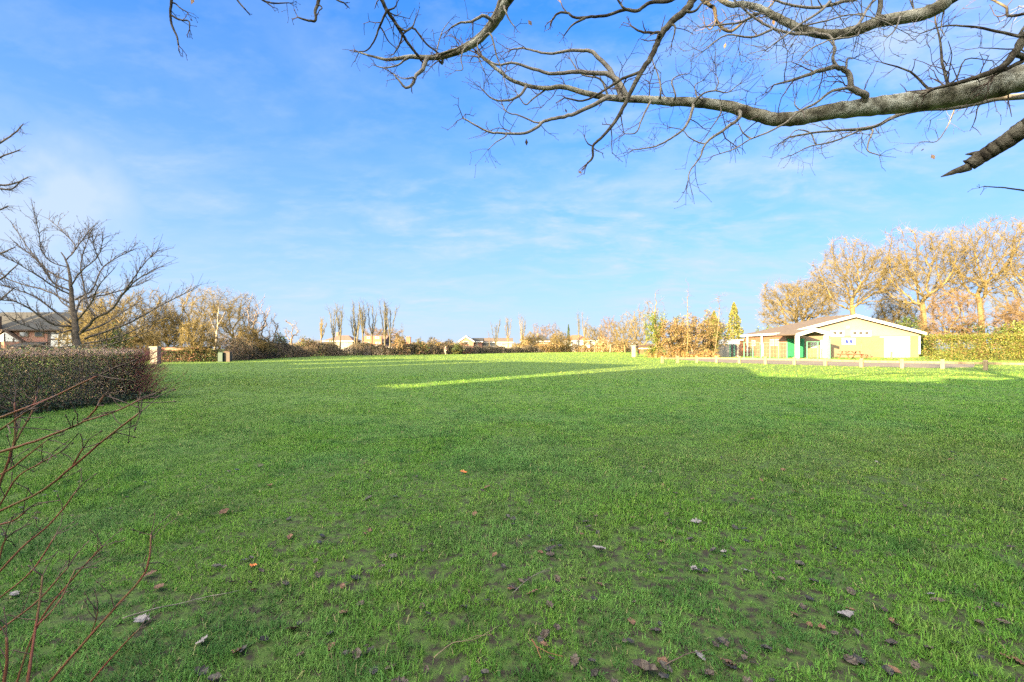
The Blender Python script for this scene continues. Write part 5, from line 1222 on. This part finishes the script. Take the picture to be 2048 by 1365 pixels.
# ------------------------------------------------------------------ far houses
def house(name, label, d, x0, x1, ridge, eave, wallm, roofm, kind='side', zb=None, wins=(), chim=(), depth=7.0, apex=None, band=None, extra=None, bot=None, win_m='glass'):
    X0, X1 = PX(x0, d), PX(x1, d); xc = (X0+X1)/2; zb = zt(xc, d) if zb is None else zb
    t = thing(name, label, 'house' if 'house' in name else 'bungalow', (xc, d, zb), 'houses beyond the field'); a = (X1-X0)/2; RZ = PZ(ridge, d)-zb; EZ = PZ(eave, d)-zb
    if kind == 'gable':
        ap = PX(apex, d)-xc if apex else 0
        MB().prism([(-a, 0), (a, 0), (a, EZ), (ap, RZ-.15), (-a, EZ)], 'y', 0, depth).build('wall', M[wallm], t)
        m = MB(); s = .12
        for p, q in (((-a-.3, EZ-.12), (ap, RZ)), ((ap, RZ), (a+.3, EZ-.12))): m.prism([p, q, (q[0], q[1]+s), (p[0], p[1]+s)], 'y', -.3, depth+.3)
        rf = m.build('roof', M[roofm], t)
        for p, q in (((-a-.3, EZ-.12), (ap, RZ)), ((ap, RZ), (a+.3, EZ-.12))): MB().prism([(p[0], p[1]-.2), (q[0], q[1]-.2), (q[0], q[1]+s+.02), (p[0], p[1]+s+.02)], 'y', -.36, -.302).build('bargeboard', M['white'], rf)
    else:
        MB().box(-a, a, 0, depth, 0, EZ).build('wall', M[wallm], t); e = .35; hp = a*.0 if kind == 'side' else min(a*.75, depth*.6); yr = depth/2
        m = MB(); A, B_, C_, D_ = (-a-e, -e, EZ-.05), (a+e, -e, EZ-.05), (a+e, depth+e, EZ-.05), (-a-e, depth+e, EZ-.05); L0, R0 = (-a-e+hp, yr, RZ), (a+e-hp, yr, RZ)
        m.poly([A, B_, R0, L0]); m.poly([C_, D_, L0, R0]); m.poly([D_, A, L0]); m.poly([B_, C_, R0]); m.poly([A, D_, C_, B_]); rf = m.build('roof', M[roofm], t)
        MB().box(-a-e, a+e, -e-.08, -e-.003, EZ-.2, EZ+.0).build('gutter', M['white'], rf)
    for c in chim: x = PX(c, d)-xc; MB().box(x-.3, x+.3, depth/2-.3, depth/2+.3, RZ-.8, RZ+.75).build('chimney', M['brick_red'], rf)
    if band: 
        b0, b1, mt = band; MB().box(-a+.02, a-.02, -.06, -.003, PZ(b1, d)-zb, PZ(b0, d)-zb).build('wall_band', M[mt], t)
    for (wx0, wx1, wy0, wy1) in wins:
        p, q, r, s = PX(wx0, d)-xc, PX(wx1, d)-xc, PZ(wy1, d)-zb, PZ(wy0, d)-zb
        f = MB().box(p, q, -.13, -.065, r, s).build('window', M['white'], t); n = max(1, int((q-p)/.9)); m = MB(); w_ = (q-p)/n
        for i in range(n): m.box(p+i*w_+.07, p+(i+1)*w_-.07, -.15, -.131, r+.08, s-.08)
        m.build('pane', M[win_m], f)
    return t, xc, zb, rf
house('hipped_house', 'house with pinkish hipped roof and white bay window behind the left poplars', 108, 648, 705, 670.5, 682, 'offwhite', 'roof_pink', 'hip', wins=[(655, 668, 681.5, 688), (690, 697, 684, 689)], chim=[664])
t, xc, zb, rf = house('dormer_house', 'house with broad tile-hung dormer and white ground floor behind the poplar clump', 112, 725, 767, 671, 684, 'offwhite', 'roof_pink', 'side', wins=[(731, 737, 691, 696), (752, 760, 691, 696)])
d = 111.2; MB().box(PX(729, d)-xc, PX(764, d)-xc, -1.1, -.4, PZ(689, d)-zb, PZ(673, d)-zb).build('dormer', M['roof_orange'], t)
for a_, b_ in ((735, 741), (751, 759)): f = MB().box(PX(a_, d)-xc, PX(b_, d)-xc, -1.17, -1.103, PZ(678, d)-zb, PZ(674, d)-zb).build('dormer_window', M['white'], t); MB().box(PX(a_, d)-xc+.1, PX(b_, d)-xc-.1, -1.19, -1.171, PZ(677.4, d)-zb, PZ(674.6, d)-zb).build('pane', M['glass'], f)
for a_, b_ in ((734, 740), (752, 761)): f = MB().box(PX(a_, d)-xc, PX(b_, d)-xc, -1.17, -1.103, PZ(688.6, d)-zb, PZ(684.5, d)-zb).build('dormer_window', M['white'], t); MB().box(PX(a_, d)-xc+.1, PX(b_, d)-xc-.1, -1.19, -1.171, PZ(688, d)-zb, PZ(685, d)-zb).build('pane', M['glass'], f)
house('bungalow', 'low brown-roofed bungalow right of the dormer house', 112, 768, 822, 685, 694.5, 'offwhite', 'roof_brown', 'hip', wins=[(776, 782, 695.5, 699), (796, 803, 695.5, 699)])
d = 114; t = thing('chimney_stack', 'orange brick chimney stack above the low bungalow roof', 'chimney', (PX(817, d), d, zt(PX(817, d), d))); z0 = zt(PX(817, d), d); MB().box(-.55, .55, -.4, .4, 0, PZ(675.5, d)-z0).build('stack', M['brick_orange'], t); MB().box(-.62, .62, -.46, .46, PZ(675.5, d)-z0, PZ(674.7, d)-z0).build('cap', M['brick_orange'], t)
for k in (-.25, .25): MB().tube([(k, 0, PZ(674.7, d)-z0), (k, 0, PZ(672.5, d)-z0)], [.13, .11], 8).build('pot', M['roof_orange'], t)
house('brick_house', 'brick house with white-edged gable and dark roof in the centre of the far row', 142, 919, 947, 673, 683, 'brick_red', 'roof_slate', 'gable', apex=932, wins=[(927, 937, 683, 688.5), (925, 939, 692, 697)])
house('brick_house', 'side wing with dark sloping roof adjoining the central gable house', 146, 945, 964, 676, 683.5, 'brick_red', 'roof_slate', 'side', wins=[(952, 955, 685, 693)])
house('terraced_house', 'long low house with brownish roof and cream walls behind the central poplars', 152, 961, 1024, 676, 684.5, 'offwhite', 'roof_brown', 'side', wins=[(966, 972, 687, 691), (980, 986, 687, 691), (1003, 1010, 687, 691)])
house('hipped_house', 'house with dark hipped roof and white window band in the right of the far row', 158, 1068, 1098, 671, 682.5, 'offwhite', 'roof_slate', 'hip', wins=[(1074, 1083, 683, 687.5), (1087, 1094, 683, 687.5)], band=(687.8, 695, 'roof_orange'), chim=[1076])
house('bungalow', 'small pale bungalow left of the dark hipped house', 160, 1042, 1066, 678, 683, 'offwhite', 'roof_pink', 'side', wins=[(1048, 1054, 684, 688)])
house('bungalow', 'wide white bungalow with orange roof at the right of the far row', 165, 1131, 1180, 670, 681, 'white', 'roof_orange', 'hip', wins=[(1140, 1147, 684, 689), (1166, 1173, 684, 689)])
house('garage_block', 'long flat white garage block right of the orange-roofed bungalow', 166, 1181, 1216, 679.5, 681.5, 'white', 'offwhite', 'hip', wins=())
house('garage_block', 'low pale garage block behind the field shelter', 158, 1226, 1264, 684, 687, 'offwhite', 'roof_pink', 'side', wins=[(1250, 1256, 688.5, 695)])

# timber-framed brick house at the left
def tudor():
    d = 72.0; X = lambda p: PX(p, d); Z = lambda p: PZ(p, d); xc = X(70)
    t = thing('brick_house', 'red brick house with dark roof and black-and-white timbering beyond the left hedge', 'house', (xc, d, 0)); x = lambda p: X(p)-xc
    MB().box(x(-60), x(150), 0, 8, 0, Z(659)).build('wall', M['brick_red'], t)
    m = MB(); e = .45; EZ, RZ = Z(660), Z(621); a, b = x(-64), x(152)
    m.poly([(a, -e, EZ), (b, -e, EZ), (b-.9, 4, RZ), (a+.9, 4, RZ)]); m.poly([(b, 8+e, EZ), (a, 8+e, EZ), (a+.9, 4, RZ), (b-.9, 4, RZ)]); m.poly([(a, 8+e, EZ), (a, -e, EZ), (a+.9, 4, RZ)]); m.poly([(b, -e, EZ), (b, 8+e, EZ), (b-.9, 4, RZ)]); m.poly([(a, -e, EZ), (a, 8+e, EZ), (b, 8+e, EZ), (b, -e, EZ)])
    rf = m.build('roof', M['roof_slate'], t); MB().box(a, b, -e-.1, -e-.003, EZ-.16, EZ+.03).build('gutter', M['timber_dark'], rf)
    MB().box(x(-14), x(4), -1.0, -.02, 0, Z(633)).build('chimney_breast', M['brick_orange'], t); MB().box(x(-8), x(2), -.95, -.2,Z(633), Z(606)).build('chimney', M['brick_orange'], t)
    p0, p1 = x(98), x(148); pn = MB().box(p0, p1, -.10, -.003, Z(697), Z(664)).build('plaster_panel', M['white'], t); m = MB()
    for q in (98, 101.5, 119, 136, 147): m.box(x(q)-.10, x(q)+.10, -.15, -.101, Z(697), Z(664))
    for q in (664.5, 679, 695): m.box(p0, p1, -.165, -.151, Z(q)-.10, Z(q)+.10)
    m.build('timber_frame', M['timber_red'] if 0 else M['timber_dark'], pn)
    wf = MB().box(x(118), x(136), -.2, -.166, Z(678), Z(666)).build('window', M['white'], t); MB().box(x(119.5), x(126), -.22, -.201, Z(677), Z(667)).box(x(128), x(134.5), -.22, -.201, Z(677), Z(667)).build('pane', M['glass'], wf)
    for q0, q1 in ((40, 58), (70, 88)): wf = MB().box(x(q0), x(q1), -.1, -.004, Z(674), Z(664)).build('window', M['timber'], t); MB().box(x(q0)+.1, x(q1)-.1, -.12, -.101, Z(673), Z(665)).build('pane', M['glass'], wf)
    # gabled porch with timbering, and its lean-to roof
    g0, g1, ga = x(-12), x(48), x(18); pg = MB().prism([(g0, 0), (g1, 0), (g1, Z(684)), (ga, Z(663)), (g0, Z(684))], 'y', -.5, -.02).build('porch', M['brick_red'], t)
    MB().prism([(g0+.1, Z(683.5)), (g1-.1, Z(683.5)), (ga, Z(665))], 'y', -.56, -.503).build('porch_plaster', M['white'], pg); m = MB()
    for q, top in ((17, 668), (35, 677), (2, 676)): m.box(x(q)-.10, x(q)+.10, -.62, -.565,Z(683.5), Z(top))
    m.build('porch_timber', M['timber_dark'], pg)
    for s, q in (((g0-.3, Z(685.5)), (ga, Z(661.5))), ((ga, Z(661.5)), (g1+.3, Z(685.5)))): MB().prism([s, q, (q[0], q[1]+.22), (s[0], s[1]+.22)], 'y', -.72, -.025).build('porch_roof', M['timber_dark'], pg)
    MB().prism([(-2.6, Z(695)), (-.02, Z(686)), (-.02, Z(684)), (-2.6, Z(693))], 'x', x(49.5), x(97)).build('lean_to_roof', M['roof_slate'], t)
tudor()

# ------------------------------------------------------------------ walker on the far side of the field
def person():
    d = 94.0; x = PX(891, d); t = thing('person', 'person in a mauve-grey jacket and cream trousers walking by the far hedgerow', 'person', (x, d, 0), rz=.5)
    def skin(name, verts, edges, rad, mt, par, root=0):
        me = bpy.data.meshes.new(name); me.from_pydata(verts, edges, []); o = obj(name, me, par); me.materials.append(M[mt])
        m = o.modifiers.new('skin', 'SKIN'); 
        for i, v in enumerate(me.skin_vertices[0].data): v.radius = (rad[i], rad[i]*.85); v.use_root = (i == root)
        s = o.modifiers.new('sub', 'SUBSURF'); s.levels = 1; s.render_levels = 1; return o
    vs_ = [(0,0,.95),(0,0,1.15),(0,0,1.38),(0,-.01,1.50),(0,-.02,1.62),(0,-.02,1.72),
           (.10,0,.88),(.12,.16,.50),(.12,.10,.08),(.12,.26,.04),(-.10,0,.88),(-.12,-.10,.50),(-.12,-.30,.10),(-.12,-.16,.04),
           (.20,0,1.38),(.25,-.14,1.12),(.22,-.08,.88),(.22,-.03,.80),(-.20,0,1.38),(-.25,.12,1.12),(-.22,.26,.92),(-.22,.29,.85)]
    ed = [(0,1),(1,2),(2,3),(3,4),(4,5),(0,6),(6,7),(7,8),(8,9),(0,10),(10,11),(11,12),(12,13),(2,14),(14,15),(15,16),(16,17),(2,18),(18,19),(19,20),(20,21)]
    rd = [.15,.14,.16,.06,.10,.08,.095,.065,.045,.035,.095,.065,.045,.035,.065,.05,.038,.03,.065,.05,.038,.03]
    body = skin('body', vs_, ed, rd, 'skin', t)
    skin('jacket', [(0,0,.92),(0,0,1.15),(0,0,1.38),(.21,0,1.38),(.255,-.14,1.12),(.225,-.09,.90),(-.21,0,1.38),(-.255,.12,1.12),(-.225,.25,.94)], [(0,1),(1,2),(2,3),(3,4),(4,5),(2,6),(6,7),(7,8)], [.19,.175,.19,.085,.07,.06,.085,.07,.06], 'jacket', t)
    skin('trousers', [(0,0,.95),(.10,0,.86),(.12,.16,.50),(.12,.10,.12),(-.10,0,.86),(-.12,-.10,.50),(-.12,-.29,.14)], [(0,1),(1,2),(2,3),(0,4),(4,5),(5,6)], [.17,.125,.09,.08,.125,.09,.08], 'trousers', t)
    skin('hair', [(0,.03,1.66),(0,.02,1.74)], [(0,1)], [.105,.085], 'hair', t)
person()

# ------------------------------------------------------------------ fallen leaves and twigs in the foreground
def blades_leaf(kind, seed):
    rng = np.random.default_rng(seed); n = 9; L_ = 1.0; V = []; F_ = []
    lob = {'oak': lambda t: .30*math.sin(math.pi*t)**.7*(1+.35*math.sin(t*22)), 'beech': lambda t: .33*math.sin(math.pi*t**.9)**.9, 'curled': lambda t: .30*math.sin(math.pi*t)**.8*(1+.15*math.sin(t*13))}[kind]
    cu = {'oak': .25, 'beech': .12, 'curled': .75}[kind]
    for i in range(n+1):
        t = i/n; w_ = max(lob(t), .012); zc = cu*.35*(t-.5)**2*2+rng.normal()*.02
        V += [(t-.5, -w_, zc+cu*w_*.9+rng.normal()*.03), (t-.5, 0, zc), (t-.5, w_, zc+cu*w_*.7+rng.normal()*.03)]
    for i in range(n):
        for k in range(2): F_.append((i*3+k, i*3+k+1, i*3+4+k, i*3+3+k))
    V += [(-.5, -.008, 0), (-.5, .008, 0), (-.74, .004, .04)]; b = len(V)-3; F_.append((b, b+1, b+2))
    return V, F_
LM = {}
for kind, cols in (('dark', (.030, .025, .018)), ('grey', (.17, .15, .145)), ('brown', (.12, .06, .032)), ('orange', (.45, .13, .03)), ('wet', (.055, .038, .024))):
    mm = mat(kind+'_dead_leaf', cols, .38 if kind in ('dark', 'wet') else .6, var=.35, scale=6, bump=.3, bscale=14, trans=.08, spec=.45)
    for sh in ('oak', 'beech', 'curled'):
        V, F_ = blades_leaf(sh, hash(sh) % 7+3 if 0 else {'oak': 3, 'beech': 4, 'curled': 5}[sh]); me = bpy.data.meshes.new('fallen_leaf'); me.from_pydata(V, [], F_); me.materials.append(mm); LM[kind, sh] = me
LAB = {'dark': 'dark wet fallen leaf lying flat in the grass', 'grey': 'pale grey curled fallen leaf lying on the grass', 'brown': 'brown fallen leaf lying on the grass', 'wet': 'purplish-brown sodden fallen leaf pressed into the grass'}
def leaf(kind, sh, x, y, s, label=None, z=.022):
    o = obj('fallen_leaf', LM[kind, sh]); o.location = (x, y, z); o.scale = (s, s, s); o.rotation_euler = (R.uniform(-.35, .35), R.uniform(-.35, .35), R.uniform(0, 6.28))
    tag(o, label or LAB[kind], 'leaf', {'dark': 'dark wet fallen leaves', 'grey': 'pale grey fallen leaves', 'brown': 'brown fallen leaves', 'wet': 'sodden purplish fallen leaves'}[kind] if label is None else 'fallen leaves that stand out in the grass')
def gpt(px, py): d = CAMH*F/(py-HOR); return PX(px, d), d
for px, py, k, sh, s, lab in ((927, 949, 'orange', 'oak', .10, 'bright orange fallen leaf on the mid grass left of centre'), (1197, 1107, 'grey', 'curled', .115, 'large pale grey curled leaf in the grass right of centre'), (404, 1292, 'grey', 'beech', .09, 'pale grey leaf by the lower left beside a dark one'),
    (974, 979, 'brown', 'beech', .08, 'small light brown leaf below the bright orange leaf'), (1694, 1244, 'grey', 'curled', .13, 'large silver-grey leaf near the right bottom'), (1300, 948, 'grey', 'beech', .06, 'tiny whitish leaf far up the grass right of centre'), (300, 1156, 'brown', 'beech', .085, 'reddish brown leaf beside the tallest red shrub stem'),
    (318, 1182, 'brown', 'beech', .08, 'pale pinkish-brown leaf just below the reddish one'), (284, 1250, 'grey', 'oak', .10, 'flat grey leaf crossed by a pale fallen twig at the lower left'), (448, 1032, 'brown', 'curled', .10, 'rusty curled leaf in the grass left of centre'), (1392, 1050, 'grey', 'oak', .10, 'flat silvery leaf in the grass right of the large grey curled leaf'),
    (505, 1142, 'orange', 'curled', .075, 'small orange-brown leaf near the left of the foreground'), (1668, 1104, 'dark', 'oak', .11, 'dark lobed leaf lying to the right of the middle grass'), (1288, 1352, 'wet', 'curled', .13, 'large purplish wet leaf at the bottom edge'), (1470, 925, 'brown', 'oak', .07, 'small brown leaf high on the right of the grass')):
    x, y = gpt(px, py); leaf(k, sh, x, y, s, lab, .03)
n = 0
while n < 278:
    px = R.uniform(-60, 2110); py = 760+R.random()**.62*620
    x, y = gpt(px, min(py, 1372))
    if py < 900 and R.random() < .6: continue
    if float(fbm(np.array([x]), np.array([y]), .8, 77, 2)[0]) < .42: continue
    k = R.choices(['dark', 'wet', 'grey', 'brown'], [4.5, 3.6, .35, 2.4])[0]
    leaf(k, R.choice(['oak', 'beech', 'curled']), x, y, R.uniform(.036, .078), None, .019); n += 1
def fallen_twig(pxs, label, w_=.006, mt='twig_grey'):
    p = [(*gpt(a, b), .035+.012*math.sin(i*2)) for i, (a, b) in enumerate(pxs)]; sp, sr = spline(p, [w_*(1-.6*i/(len(p)-1)) for i in range(len(p))], 4, rngB, .3)
    sg = []; zig(rngB, sp[len(sp)//2], (sp[-1]-sp[0])/np.linalg.norm(sp[-1]-sp[0])+np.array([.4, .2, 0]), .16, w_*.5, sg, 0, False)
    o = MB().tube(sp, sr, 6).build('fallen_twig', M[mt], smooth=True, segs=sg, smat=M[mt]); tag(o, label, 'twig')
fallen_twig([(245, 1250), (300, 1236), (360, 1216), (420, 1203), (450, 1203), (478, 1190)], 'long pale fallen twig lying across the grass at the lower left', .0035)
fallen_twig([(868, 1330), (905, 1305), (945, 1290), (1000, 1262)], 'yellowish fallen twig near the bottom left of centre', .003,'timber')
fallen_twig([(1025, 1198), (1060, 1170), (1112, 1138)], 'thin straight fallen twig in the middle of the foreground grass', .0022)
fallen_twig([(1063, 1292), (1072, 1310), (1082, 1328)], 'short reddish broken twig near the bottom centre', .004,'timber_red')
fallen_twig([(1330, 1345), (1380, 1325), (1420, 1310)], 'dark fallen twig at the bottom right of centre', .003, 'twig')
